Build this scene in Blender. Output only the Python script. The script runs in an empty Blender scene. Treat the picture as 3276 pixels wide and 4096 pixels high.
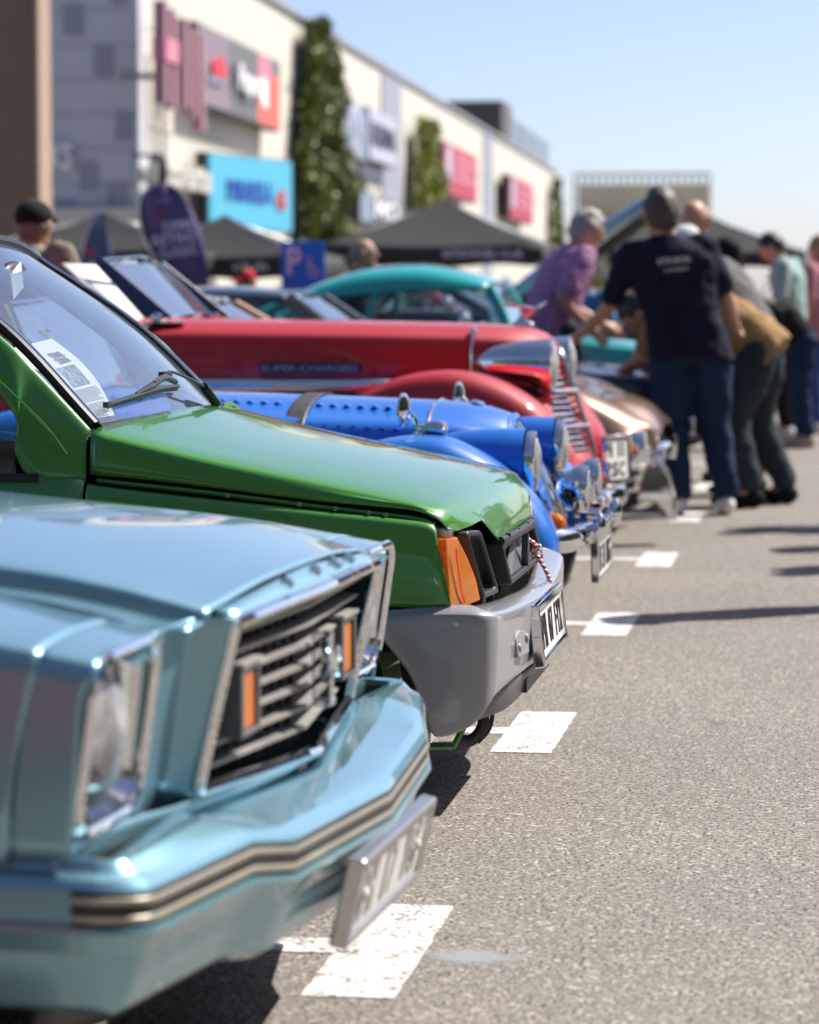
import bpy, bmesh, math, random
from mathutils import Vector, Matrix, Quaternion, noise
random.seed(7)
scn = bpy.context.scene
COL = scn.collection
R = math.radians

# ------------------------------------------------------------------ camera
cam_d = bpy.data.cameras.new('camera'); cam = bpy.data.objects.new('camera', cam_d); COL.objects.link(cam)
cam_d.sensor_fit = 'HORIZONTAL'; cam_d.sensor_width = 24.0
cam_d.lens = 2900.0 / 819.0 * 24.0
cam_d.clip_start = 0.1; cam_d.clip_end = 4000
cam.location = (0, 0, 1.1)
cam.rotation_euler = (R(90 - 4.0828), 0, R(8.3648))
cam_d.dof.use_dof = True; cam_d.dof.focus_distance = 6.3; cam_d.dof.aperture_fstop = 3.4
cam_d.dof.aperture_blades = 0
scn.camera = cam

# ------------------------------------------------------------------ sky, sun, exposure
SUN_EL, SUN_AZ = 49.0, 38.0          # azimuth measured from +X towards +Y
world = bpy.data.worlds.new('World'); scn.world = world; world.use_nodes = True
wn = world.node_tree.nodes; wl = world.node_tree.links; wn.clear()
sky = wn.new('ShaderNodeTexSky'); sky.sky_type = 'NISHITA'; sky.sun_disc = False
sky.sun_elevation = R(SUN_EL); sky.sun_rotation = R(90 - SUN_AZ)
sky.air_density = 0.6; sky.dust_density = 1.0; sky.ozone_density = 6.0; sky.altitude = 0
bgn = wn.new('ShaderNodeBackground'); bgn.inputs['Strength'].default_value = 0.128
wo = wn.new('ShaderNodeOutputWorld')
tint = wn.new('ShaderNodeMix'); tint.data_type = 'RGBA'; tint.blend_type = 'MULTIPLY'; tint.inputs[0].default_value = 1.0; tint.inputs[7].default_value = (1.20, 1.0, 0.88, 1)
wl.new(sky.outputs[0], tint.inputs[6]); wl.new(tint.outputs[2], bgn.inputs['Color']); wl.new(bgn.outputs[0], wo.inputs['Surface'])
sd = bpy.data.lights.new('sun', 'SUN'); sd.energy = 5.0; sd.angle = R(0.53); sd.color = (1.0, 0.95, 0.87)
sun = bpy.data.objects.new('sun', sd); COL.objects.link(sun)
sv = Vector((math.cos(R(SUN_EL)) * math.cos(R(SUN_AZ)), math.cos(R(SUN_EL)) * math.sin(R(SUN_AZ)), math.sin(R(SUN_EL))))
sun.rotation_euler = (-sv).to_track_quat('-Z', 'Y').to_euler(); sun.location = sv * 60
scn.view_settings.view_transform = 'Standard'; scn.view_settings.look = 'None'
scn.view_settings.exposure = 0.62; scn.view_settings.gamma = 1.0; scn.view_settings.use_curve_mapping = False
scn.render.engine = 'CYCLES'
cy = scn.cycles
cy.use_denoising = True; cy.use_adaptive_sampling = True; cy.adaptive_threshold = 0.02
cy.max_bounces = 7; cy.diffuse_bounces = 3; cy.glossy_bounces = 5; cy.transmission_bounces = 6; cy.transparent_max_bounces = 12
cy.caustics_reflective = False; cy.caustics_refractive = False; cy.sample_clamp_indirect = 6.0

# ------------------------------------------------------------------ geometry helpers: every g* returns (verts, faces)
def V(*a): return Vector(a if len(a) > 1 else a[0])
def cr(pts, n, closed=False):
    P = [Vector(p) for p in pts]; m = len(P)
    if m < 3 and not closed:
        out = []
        for i in range(m - 1):
            for k in range(n): out.append(P[i].lerp(P[i + 1], k / n))
        return out + [P[-1]]
    out = []
    for i in range(m if closed else m - 1):
        if closed: a, b, c, d = P[i - 1], P[i], P[(i + 1) % m], P[(i + 2) % m]
        else: a = P[i - 1] if i else P[0] * 2 - P[1]; b, c = P[i], P[i + 1]; d = P[i + 2] if i + 2 < m else P[-1] * 2 - P[-2]
        for k in range(n):
            t = k / n; t2 = t * t; t3 = t2 * t
            out.append(0.5 * ((2 * b) + (c - a) * t + (2 * a - 5 * b + 4 * c - d) * t2 + (3 * b - a - 3 * c + d) * t3))
    return out if closed else out + [P[-1]]
def lin(pts, n):
    P = [Vector(p) for p in pts]; out = []
    for i in range(len(P) - 1):
        for k in range(n): out.append(P[i].lerp(P[i + 1], k / n))
    return out + [P[-1]]
def gsurf(rows, nu=4, nv=4, lu=False, lv=False, closed_v=False):
    rr = [(lin(r, nv) if lv else cr(r, nv, closed_v)) if nv > 1 else [Vector(p) for p in r] for r in rows]
    M = len(rr[0]); cols = []
    for j in range(M):
        c = [r[j] for r in rr]; cols.append((lin(c, nu) if lu else cr(c, nu)) if nu > 1 else c)
    N = len(cols[0]); vs = [cols[j][i] for i in range(N) for j in range(M)]
    fs = [(i * M + j, i * M + (j + 1) % M, (i + 1) * M + (j + 1) % M, (i + 1) * M + j) for i in range(N - 1) for j in range(M if closed_v else M - 1)]
    return vs, fs
def sym(row): return list(row) + [(p[0], -p[1], p[2]) for p in reversed(row) if abs(p[1]) > 1e-6]
def mir(g):
    return [Vector((p[0], -p[1], p[2])) for p in g[0]], [tuple(reversed(f)) for f in g[1]]
def mirp(pts): return [(p[0], -p[1], p[2]) for p in pts]
def gbox(c, s, rot=None):
    c = Vector(c); h = Vector(s) / 2; vs = []
    for x in (-1, 1):
        for y in (-1, 1):
            for z in (-1, 1):
                p = Vector((x * h.x, y * h.y, z * h.z))
                if rot is not None: p = rot @ p
                vs.append(c + p)
    return vs, [(0, 1, 3, 2), (4, 6, 7, 5), (0, 4, 5, 1), (2, 3, 7, 6), (0, 2, 6, 4), (1, 5, 7, 3)]
def frame(d):
    d = Vector(d).normalized(); u = Vector((0, 0, 1)) if abs(d.z) < 0.9 else Vector((1, 0, 0))
    a = d.cross(u).normalized(); return a, a.cross(d).normalized() * -1, d
def gtube(pts, r, seg=8, n=1, closed=False, ry=None, cap=True, up=None):
    P = cr(pts, n, closed) if n > 1 else [Vector(p) for p in pts]; m = len(P)
    rs = r if isinstance(r, (list, tuple)) else [r] * m
    if len(rs) != m:
        k = len(rs); rs = [rs[min(int(i * (k - 1) / (m - 1)), k - 2)] * (1 - (i * (k - 1) / (m - 1) - min(int(i * (k - 1) / (m - 1)), k - 2))) + rs[min(int(i * (k - 1) / (m - 1)), k - 2) + 1] * (i * (k - 1) / (m - 1) - min(int(i * (k - 1) / (m - 1)), k - 2)) for i in range(m)]
    vs = []; a0 = None
    for i in range(m):
        d = (P[(i + 1) % m] - P[i - 1]) if closed else (P[min(i + 1, m - 1)] - P[max(i - 1, 0)])
        if d.length < 1e-9: d = Vector((1, 0, 0))
        d.normalize()
        if up is not None: a = d.cross(Vector(up)); a = a.normalized() if a.length > 1e-6 else frame(d)[0]
        else:
            if a0 is None: a0 = frame(d)[0]
            a = (a0 - d * a0.dot(d)); a = a.normalized() if a.length > 1e-6 else frame(d)[0]
            a0 = a
        b = d.cross(a); q = ry / (r if not isinstance(r, (list, tuple)) else 1) if ry else 1
        for k in range(seg):
            t = 2 * math.pi * k / seg; vs.append(P[i] + a * (rs[i] * math.cos(t)) + b * (rs[i] * q * math.sin(t)))
    fs = [(i * seg + k, i * seg + (k + 1) % seg, ((i + 1) % m) * seg + (k + 1) % seg, ((i + 1) % m) * seg + k) for i in range(m if closed else m - 1) for k in range(seg)]
    if cap and not closed: fs += [tuple(reversed(range(seg))), tuple(range((m - 1) * seg, m * seg))]
    return vs, fs
def gcyl(p0, p1, r0, r1=None, seg=20): return gtube([p0, p1], [r0, r0 if r1 is None else r1], seg)
def glathe(prof, loc=(0, 0, 0), axis=(1, 0, 0), seg=28, sx=1.0, sy=1.0):
    a, b, d = frame(axis); L = Vector(loc); vs = []
    for (r, x) in prof:
        for k in range(seg):
            t = 2 * math.pi * k / seg; vs.append(L + d * x + a * (r * math.cos(t) * sx) + b * (r * math.sin(t) * sy))
    m = len(prof)
    fs = [(i * seg + k, i * seg + (k + 1) % seg, (i + 1) * seg + (k + 1) % seg, (i + 1) * seg + k) for i in range(m - 1) for k in range(seg)]
    if prof[0][0] > 1e-5: fs.append(tuple(reversed(range(seg))))
    if prof[-1][0] > 1e-5: fs.append(tuple(range((m - 1) * seg, m * seg)))
    return vs, fs
def gell(c, s, seg=16, rings=10, rot=None):
    c = Vector(c); vs = []
    for i in range(rings + 1):
        ph = math.pi * i / rings
        for k in range(seg):
            t = 2 * math.pi * k / seg; p = Vector((s[0] * math.sin(ph) * math.cos(t), s[1] * math.sin(ph) * math.sin(t), s[2] * math.cos(ph)))
            if rot is not None: p = rot @ p
            vs.append(c + p)
    return vs, [(i * seg + k, i * seg + (k + 1) % seg, (i + 1) * seg + (k + 1) % seg, (i + 1) * seg + k) for i in range(rings) for k in range(seg)]
def gprism(pts, ext):
    P = [Vector(p) for p in pts]; e = Vector(ext); n = len(P)
    return P + [p + e for p in P], [tuple(range(n)), tuple(reversed(range(n, 2 * n)))] + [(i, i + n, (i + 1) % n + n, (i + 1) % n) for i in range(n)]
def gring(outer, inner, ext):
    n = len(outer); e = Vector(ext); A = [Vector(p) for p in outer]; B = [Vector(p) for p in inner]
    vs = A + B + [p + e for p in A] + [p + e for p in B]; fs = []
    for i in range(n):
        j = (i + 1) % n
        fs += [(i, j, n + j, n + i), (2 * n + i, 3 * n + i, 3 * n + j, 2 * n + j), (i, 2 * n + i, 2 * n + j, j), (n + i, n + j, 3 * n + j, 3 * n + i)]
    return vs, fs
def xf(g, M): return [M @ Vector(p) for p in g[0]], g[1]

def setp(o, label=None, cat=None, group=None, kind=None):
    if label: o['label'] = label
    if cat: o['category'] = cat
    if group: o['group'] = group
    if kind: o['kind'] = kind
    return o
def ob(name, geoms, mat, parent=None, smooth=True, ang=38, bev=0, bseg=2, solid=0, sub=0, weld=0, **kw):
    if isinstance(geoms, tuple): geoms = [geoms]
    vs = []; fs = []
    for g in geoms:
        o = len(vs); vs += [tuple(p) for p in g[0]]; fs += [tuple(i + o for i in f) for f in g[1]]
    me = bpy.data.meshes.new(name); me.from_pydata(vs, [], fs)
    bm = bmesh.new(); bm.from_mesh(me)
    if weld: bmesh.ops.remove_doubles(bm, verts=bm.verts, dist=weld)
    bmesh.ops.recalc_face_normals(bm, faces=bm.faces); bm.to_mesh(me); bm.free()
    if smooth:
        for p in me.polygons: p.use_smooth = True
        if ang < 179: me.set_sharp_from_angle(angle=R(ang))
    me.update()
    o = bpy.data.objects.new(name, me); COL.objects.link(o)
    if mat is not None: me.materials.append(mat)
    if parent is not None: o.parent = parent
    if solid:
        m = o.modifiers.new('s', 'SOLIDIFY'); m.thickness = solid; m.offset = 0
    if bev:
        m = o.modifiers.new('b', 'BEVEL'); m.width = bev; m.segments = bseg; m.limit_method = 'ANGLE'; m.angle_limit = R(32)
    if sub:
        m = o.modifiers.new('u', 'SUBSURF'); m.levels = sub; m.render_levels = sub
    setp(o, **kw)
    return o
def empty(name, loc, rz=0.0, **kw):
    o = bpy.data.objects.new(name, None); COL.objects.link(o); o.location = loc; o.rotation_euler = (0, 0, rz); o.empty_display_size = 0.2
    return setp(o, **kw)
def copy_tree(o, parent=None):
    c = o.copy(); COL.objects.link(c); c.parent = parent
    for ch in list(o.children): copy_tree(ch, c)
    return c
_fonts = {}
def gtext(s, origin, xd, yd, h, width=None, depth=0.002, align='CENTER', bold=0.0):
    cu = bpy.data.curves.new('t', 'FONT'); cu.body = s; cu.align_x = align; cu.align_y = 'CENTER'; cu.extrude = 0.5 * depth / max(h, 1e-6); cu.offset = bold
    cu.resolution_u = 3
    t = bpy.data.objects.new('t', cu); COL.objects.link(t)
    dg = bpy.context.evaluated_depsgraph_get(); me = bpy.data.meshes.new_from_object(t.evaluated_get(dg))
    vs = [v.co.copy() for v in me.vertices]; fs = [tuple(p.vertices) for p in me.polygons]
    bpy.data.objects.remove(t); bpy.data.curves.remove(cu); bpy.data.meshes.remove(me)
    x0 = min(v.x for v in vs); x1 = max(v.x for v in vs); y0 = min(v.y for v in vs); y1 = max(v.y for v in vs)
    sy = h / max(y1 - y0, 1e-6); sx = (width / (x1 - x0)) if width else sy
    X = Vector(xd).normalized(); Y = Vector(yd).normalized(); Z = X.cross(Y); O = Vector(origin)
    cx = (x0 + x1) / 2; cyy = (y0 + y1) / 2
    return [O + X * ((v.x - cx) * sx) + Y * ((v.y - cyy) * sy) + Z * (v.z * h) for v in vs], fs
# ------------------------------------------------------------------ materials
def newmat(name):
    m = bpy.data.materials.new(name); m.use_nodes = True; nt = m.node_tree
    return m, nt, nt.nodes['Principled BSDF']
def N(nt, t, **kw):
    n = nt.nodes.new(t)
    for k, v in kw.items():
        if k in n.inputs: n.inputs[k].default_value = v
        else: setattr(n, k, v)
    return n
def ramp(nt, src, stops):
    r = nt.nodes.new('ShaderNodeValToRGB'); e = r.color_ramp.elements
    e[0].position, e[0].color = stops[0][0], (*stops[0][1], 1); e[1].position, e[1].color = stops[-1][0], (*stops[-1][1], 1)
    for p, c in stops[1:-1]:
        x = e.new(p); x.color = (*c, 1)
    nt.links.new(src, r.inputs[0]); return r.outputs[0]
def coords(nt, scale=(1, 1, 1), world=False):
    if world:
        g = nt.nodes.new('ShaderNodeNewGeometry'); s = g.outputs['Position']
    else:
        g = nt.nodes.new('ShaderNodeTexCoord'); s = g.outputs['Object']
    mp = nt.nodes.new('ShaderNodeMapping'); mp.inputs['Scale'].default_value = scale; nt.links.new(s, mp.inputs[0]); return mp.outputs[0]
def nz(nt, co, scale, detail=4, rough=0.55):
    n = N(nt, 'ShaderNodeTexNoise'); n.inputs['Scale'].default_value = scale; n.inputs['Detail'].default_value = detail; n.inputs['Roughness'].default_value = rough
    nt.links.new(co, n.inputs['Vector']); return n.outputs['Fac']
def bump(nt, b, h, strength=0.2, dist=0.002):
    n = nt.nodes.new('ShaderNodeBump'); n.inputs['Strength'].default_value = strength; n.inputs['Distance'].default_value = dist
    nt.links.new(h, n.inputs['Height']); nt.links.new(n.outputs[0], b.inputs['Normal']); return n
def mixc(nt, f, a, b):
    m = nt.nodes.new('ShaderNodeMix'); m.data_type = 'RGBA'
    for sock, val in ((m.inputs[0], f), (m.inputs[6], a), (m.inputs[7], b)):
        if hasattr(val, 'links'): nt.links.new(val, sock)
        else: sock.default_value = val if not isinstance(val, tuple) else ((*val, 1) if len(val) == 3 else val)
    return m.outputs[2]
def plain(name, col, rough=0.6, metal=0.0, var=0.12, vs=9.0, bmp=0.0, bs=120.0, spec=0.5, coat=0.0, coat_rough=0.05):
    m, nt, b = newmat(name); co = coords(nt)
    f = nz(nt, co, vs)
    lo = tuple(c * (1 - var) for c in col); hi = tuple(min(1, c * (1 + var)) for c in col)
    nt.links.new(ramp(nt, f, [(0.3, lo), (0.7, hi)]), b.inputs['Base Color'])
    b.inputs['Roughness'].default_value = rough; b.inputs['Metallic'].default_value = metal
    b.inputs['Specular IOR Level'].default_value = spec
    b.inputs['Coat Weight'].default_value = coat; b.inputs['Coat Roughness'].default_value = coat_rough
    if bmp: bump(nt, b, nz(nt, co, bs, 3), bmp, 0.002)
    return m
def paint(name, col, metal=0.0, rough=0.35, coat=1.0, dust=0.03, peel=0.02, flake=0.0, coat_rough=0.025):
    m, nt, b = newmat(name); co = coords(nt)
    f = nz(nt, co, 5.0, 5)
    base = ramp(nt, f, [(0.25, tuple(c * 0.95 for c in col)), (0.75, tuple(min(1, c * 1.05) for c in col))])
    sp = nz(nt, co, 420.0, 2)                       # dust specks settled on the panel
    d = ramp(nt, sp, [(0.70, (0, 0, 0)), (0.78, (1, 1, 1))])
    mm = nt.nodes.new('ShaderNodeMath'); mm.operation = 'MULTIPLY'; mm.inputs[1].default_value = dust * 6
    nt.links.new(d, mm.inputs[0])
    nt.links.new(mixc(nt, mm.outputs[0], base, (0.62, 0.6, 0.55)), b.inputs['Base Color'])
    b.inputs['Metallic'].default_value = metal; b.inputs['Roughness'].default_value = rough
    b.inputs['Coat Weight'].default_value = coat; b.inputs['Coat IOR'].default_value = 1.5
    rr = ramp(nt, nz(nt, co, 14.0, 5), [(0.35, (coat_rough,) * 3), (0.75, (coat_rough + 0.07,) * 3)])
    nt.links.new(rr, b.inputs['Coat Roughness'])
    bn = nt.nodes.new('ShaderNodeBump'); bn.inputs['Strength'].default_value = peel; bn.inputs['Distance'].default_value = 0.004
    nt.links.new(nz(nt, co, 26.0, 2), bn.inputs['Height']); nt.links.new(bn.outputs[0], b.inputs['Coat Normal'])
    return m
def thin_glass(name, tint=(0.9, 0.95, 0.95), rough=0.0, ior=1.5, veil=0.0, gain=1.0, haze=(0.8, 0.85, 0.9)):
    m = bpy.data.materials.new(name); m.use_nodes = True; nt = m.node_tree; nt.nodes.clear()
    out = nt.nodes.new('ShaderNodeOutputMaterial'); tr = nt.nodes.new('ShaderNodeBsdfTransparent'); tr.inputs[0].default_value = (*tint, 1)
    gl = nt.nodes.new('ShaderNodeBsdfGlossy'); gl.inputs['Roughness'].default_value = rough
    fr = nt.nodes.new('ShaderNodeFresnel'); fr.inputs['IOR'].default_value = ior
    mu = nt.nodes.new('ShaderNodeMath'); mu.operation = 'MULTIPLY'; mu.use_clamp = True; mu.inputs[1].default_value = gain; nt.links.new(fr.outputs[0], mu.inputs[0])
    mx = nt.nodes.new('ShaderNodeMixShader'); nt.links.new(mu.outputs[0], mx.inputs[0]); nt.links.new(tr.outputs[0], mx.inputs[1]); nt.links.new(gl.outputs[0], mx.inputs[2])
    res = mx.outputs[0]
    if veil:
        df = nt.nodes.new('ShaderNodeBsdfDiffuse'); df.inputs[0].default_value = (*haze, 1)  # uneven pale veil mixed over the glass as diffuse colour
        f = nz(nt, coords(nt, (1.5, 6, 6)), 4.0, 8, 0.7); rr = ramp(nt, f, [(0.35, (veil * 0.3,) * 3), (0.8, (veil,) * 3)])
        m2 = nt.nodes.new('ShaderNodeMixShader'); nt.links.new(rr, m2.inputs[0]); nt.links.new(res, m2.inputs[1]); nt.links.new(df.outputs[0], m2.inputs[2]); res = m2.outputs[0]
    nt.links.new(res, out.inputs[0]); return m
def lens_mat(name, col, rough=0.08, ribs=160.0, strength=0.25, alpha_metal=0.0, trans=0.0, axis=(0, 1, 0)):
    m, nt, b = newmat(name); co = coords(nt)
    b.inputs['Base Color'].default_value = (*col, 1); b.inputs['Roughness'].default_value = rough; b.inputs['Metallic'].default_value = alpha_metal
    b.inputs['Transmission Weight'].default_value = trans; b.inputs['Coat Weight'].default_value = 1.0
    w = nt.nodes.new('ShaderNodeTexWave'); w.bands_direction = 'Y' if axis[1] else ('Z' if axis[2] else 'X'); w.inputs['Scale'].default_value = ribs; nt.links.new(co, w.inputs['Vector'])
    bump(nt, b, w.outputs['Fac'], strength, 0.003)
    return m

M = {}
M['chrome'] = plain('chrome', (0.80, 0.81, 0.83), 0.03, 1.0, 0.04, 6)
M['satin'] = plain('satin_metal', (0.62, 0.61, 0.58), 0.28, 1.0, 0.1, 20)
M['stripe'] = plain('stripe_metal', (0.46, 0.43, 0.35), 0.35, 0.6, 0.08)
M['steel'] = plain('brushed_steel', (0.42, 0.46, 0.52), 0.3, 1.0, 0.08)
M['black_plastic'] = plain('black_plastic', (0.025, 0.026, 0.028), 0.42, 0, 0.35, 12, 0.12, 300)
M['grey_plastic'] = plain('grey_plastic', (0.10, 0.10, 0.105), 0.38, 0, 0.3, 8, 0.1, 260)
M['bar_plastic'] = plain('pale_grille_plastic', (0.36, 0.35, 0.325), 0.4, 0.2, 0.2, 14)  # pale grey puts the lit tops of bars and lamp boxes into the colour
M['rubber'] = plain('tyre_rubber', (0.022, 0.022, 0.023), 0.75, 0, 0.3, 30, 0.3, 200)
M['seal'] = plain('window_seal', (0.012, 0.013, 0.02), 0.45)
M['dark'] = plain('dark_cavity', (0.006, 0.006, 0.007), 0.9)
M['interior'] = plain('dark_interior', (0.03, 0.03, 0.034), 0.8, 0, 0.3)
M['tan_trim'] = plain('tan_trim', (0.46, 0.27, 0.11), 0.7, 0, 0.15, 30, 0.2)
M['white'] = plain('white_plate', (0.78, 0.77, 0.73), 0.35, 0, 0.05)
M['plate_grey'] = plain('plate_dull', (0.50, 0.49, 0.46), 0.4, 0, 0.1)
M['ink'] = plain('black_ink', (0.015, 0.015, 0.018), 0.5)
M['ink_grey'] = plain('grey_ink', (0.20, 0.21, 0.23), 0.7)
M['eu_blue'] = plain('euroband_blue', (0.02, 0.11, 0.52), 0.4)
M['red_ink'] = plain('red_enamel', (0.62, 0.03, 0.03), 0.3, coat=0.8)
M['yellow_ink'] = plain('yellow_enamel', (0.85, 0.62, 0.02), 0.3, coat=0.8)
M['glass'] = thin_glass('window_glass', (0.86, 0.92, 0.93), 0.0, 1.5, 0.03)
M['screen'] = thin_glass('windscreen_glass', (0.84, 0.90, 0.95), 0.0, 1.6, 0.09, 1.8, (0.55, 0.68, 0.9))  # bluish veil paints reflected sky over the screen
M['dark_glass'] = plain('dark_glass', (0.015, 0.018, 0.022), 0.04, 0, 0.2, coat=1.0)
M['lamp_glass'] = thin_glass('lamp_glass', (0.93, 0.95, 0.95), 0.02, 1.5, 0.46, 1.8, (0.9, 0.92, 0.92))  # whitish veil paints a bright reflection into the lens
M['reflector'] = plain('lamp_reflector', (0.86, 0.87, 0.86), 0.16, 1.0, 0.04)
def amber():
    m, nt, b = newmat('amber_lens'); co = coords(nt)
    b.inputs['Base Color'].default_value = (0.95, 0.27, 0.006, 1); b.inputs['Roughness'].default_value = 0.14; b.inputs['Coat Weight'].default_value = 1.0
    w1 = nt.nodes.new('ShaderNodeTexWave'); w1.bands_direction = 'Y'; w1.inputs['Scale'].default_value = 90; nt.links.new(co, w1.inputs['Vector'])
    w2 = nt.nodes.new('ShaderNodeTexWave'); w2.bands_direction = 'Z'; w2.inputs['Scale'].default_value = 90; nt.links.new(co, w2.inputs['Vector'])
    ad = nt.nodes.new('ShaderNodeMath'); ad.operation = 'ADD'; nt.links.new(w1.outputs['Fac'], ad.inputs[0]); nt.links.new(w2.outputs['Fac'], ad.inputs[1])
    nt.links.new(ramp(nt, ad.outputs[0], [(0.25, (0.62, 0.10, 0.001)), (0.75, (0.95, 0.26, 0.004)), (1.0, (1.0, 0.36, 0.01))]), b.inputs['Base Color'])  # lit and dark prism cells painted into the lens colour
    bn = bump(nt, b, ad.outputs[0], 0.3, 0.003)
    tl = nt.nodes.new('ShaderNodeBsdfTranslucent'); tl.inputs[0].default_value = (1.0, 0.24, 0.0, 1); nt.links.new(bn.outputs[0], tl.inputs['Normal'])
    mx = nt.nodes.new('ShaderNodeMixShader'); mx.inputs[0].default_value = 0.45
    nt.links.new(b.outputs[0], mx.inputs[1]); nt.links.new(tl.outputs[0], mx.inputs[2]); nt.links.new(mx.outputs[0], nt.nodes['Material Output'].inputs[0])
    return m
M['amber'] = amber()
M['amber_flat'] = plain('amber_plain', (0.58, 0.15, 0.012), 0.4, coat=0.3)
M['leather'] = plain('strap_leather', (0.05, 0.045, 0.042), 0.5, 0, 0.4, 25, 0.3)
M['paper'] = plain('paper', (0.80, 0.80, 0.76), 0.8, 0, 0.02)
# car paints
M['p_blue'] = paint('paint_pale_blue', (0.24, 0.46, 0.55), 0.66, 0.36, 1.0, 0.012)
M['p_green'] = paint('paint_green', (0.046, 0.225, 0.020), 0.0, 0.40, 1.0, 0.045, 0.015)
M['p_grey'] = paint('paint_bumper_grey', (0.27, 0.275, 0.295), 0.0, 0.42, 0.9, 0.04)
M['p_royal'] = paint('paint_royal_blue', (0.003, 0.135, 0.56), 0.0, 0.4, 0.9, 0.02)
M['p_red'] = paint('paint_red', (0.42, 0.002, 0.010), 0.0, 0.6, 0.6, 0.006, coat_rough=0.03)
M['p_bronze'] = paint('paint_bronze', (0.30, 0.19, 0.125), 0.6, 0.35, 1.0, 0.01)
M['p_navy'] = paint('paint_navy', (0.012, 0.020, 0.045), 0.1, 0.35, 1.0, 0.01)
M['p_teal'] = paint('paint_teal', (0.008, 0.37, 0.37), 0.0, 0.4, 0.9, 0.01)
M['p_black'] = paint('paint_black', (0.010, 0.011, 0.014), 0.0, 0.35, 1.0, 0.01)
M['p_pink'] = paint('paint_pink', (0.60, 0.07, 0.15), 0.0, 0.4, 0.9, 0.01)
M['p_white'] = paint('paint_white', (0.72, 0.72, 0.70), 0.0, 0.4, 0.9, 0.01)

def asphalt():
    m, nt, b = newmat('asphalt'); co = coords(nt, world=True)
    v = nt.nodes.new('ShaderNodeTexVoronoi'); v.inputs['Scale'].default_value = 135.0; v.inputs['Randomness'].default_value = 1.0; nt.links.new(co, v.inputs['Vector'])
    sep = nt.nodes.new('ShaderNodeSeparateColor'); nt.links.new(v.outputs['Color'], sep.inputs[0])
    stone = ramp(nt, sep.outputs[0], [(0.0, (0.155, 0.137, 0.118)), (0.25, (0.225, 0.200, 0.174)), (0.80, (0.295, 0.265, 0.232)), (0.93, (0.36, 0.33, 0.295)), (1.0, (0.58, 0.54, 0.49))])
    pit = ramp(nt, nz(nt, co, 120.0, 2, 0.5), [(0.39, (0, 0, 0)), (0.45, (1, 1, 1))])
    big = nz(nt, co, 0.8, 6); pat = ramp(nt, big, [(0.3, (0.90, 0.90, 0.90)), (0.7, (1.08, 1.075, 1.06))])
    mu = nt.nodes.new('ShaderNodeMix'); mu.data_type = 'RGBA'; mu.blend_type = 'MULTIPLY'; mu.inputs[0].default_value = 1.0
    nt.links.new(stone, mu.inputs[6]); nt.links.new(pat, mu.inputs[7])
    c2 = mixc(nt, pit, (0.03, 0.028, 0.027), mu.outputs[2])
    oil = ramp(nt, nz(nt, co, 2.3, 3), [(0.20, (0.5, 0.5, 0.5)), (0.30, (1, 1, 1))])     # old oil drips
    m3 = nt.nodes.new('ShaderNodeMix'); m3.data_type = 'RGBA'; m3.blend_type = 'MULTIPLY'; m3.inputs[0].default_value = 1.0
    nt.links.new(c2, m3.inputs[6]); nt.links.new(oil, m3.inputs[7])
    nt.links.new(m3.outputs[2], b.inputs['Base Color']); b.inputs['Roughness'].default_value = 0.88; b.inputs['Specular IOR Level'].default_value = 0.3
    ad = nt.nodes.new('ShaderNodeMath'); ad.operation = 'SUBTRACT'; nt.links.new(pit, ad.inputs[0]); nt.links.new(v.outputs['Distance'], ad.inputs[1])
    bump(nt, b, ad.outputs[0], 0.35, 0.003)
    return m
M['asphalt'] = asphalt()
def roadpaint(name, col, cover):
    m, nt, b = newmat(name); co = coords(nt, world=True)
    v = nt.nodes.new('ShaderNodeTexVoronoi'); v.inputs['Scale'].default_value = 120.0; nt.links.new(co, v.inputs['Vector'])
    ad = nt.nodes.new('ShaderNodeMath'); ad.operation = 'MULTIPLY_ADD'; ad.inputs[1].default_value = 0.5; nt.links.new(v.outputs['Distance'], ad.inputs[0]); nt.links.new(nz(nt, co, 14.0, 8, 0.75), ad.inputs[2])
    f = ramp(nt, ad.outputs[0], [(cover - 0.035, (0, 0, 0)), (cover + 0.035, (1, 1, 1))])
    c = ramp(nt, nz(nt, co, 9.0, 6), [(0.3, tuple(x * 0.86 for x in col)), (0.7, col)])
    nt.links.new(mixc(nt, f, c, (0.21, 0.19, 0.165)), b.inputs['Base Color']); b.inputs['Roughness'].default_value = 0.75
    bump(nt, b, v.outputs['Distance'], 0.35, -0.003); return m
M['road_white'] = roadpaint('road_white', (0.75, 0.73, 0.70), 0.845)
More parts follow.
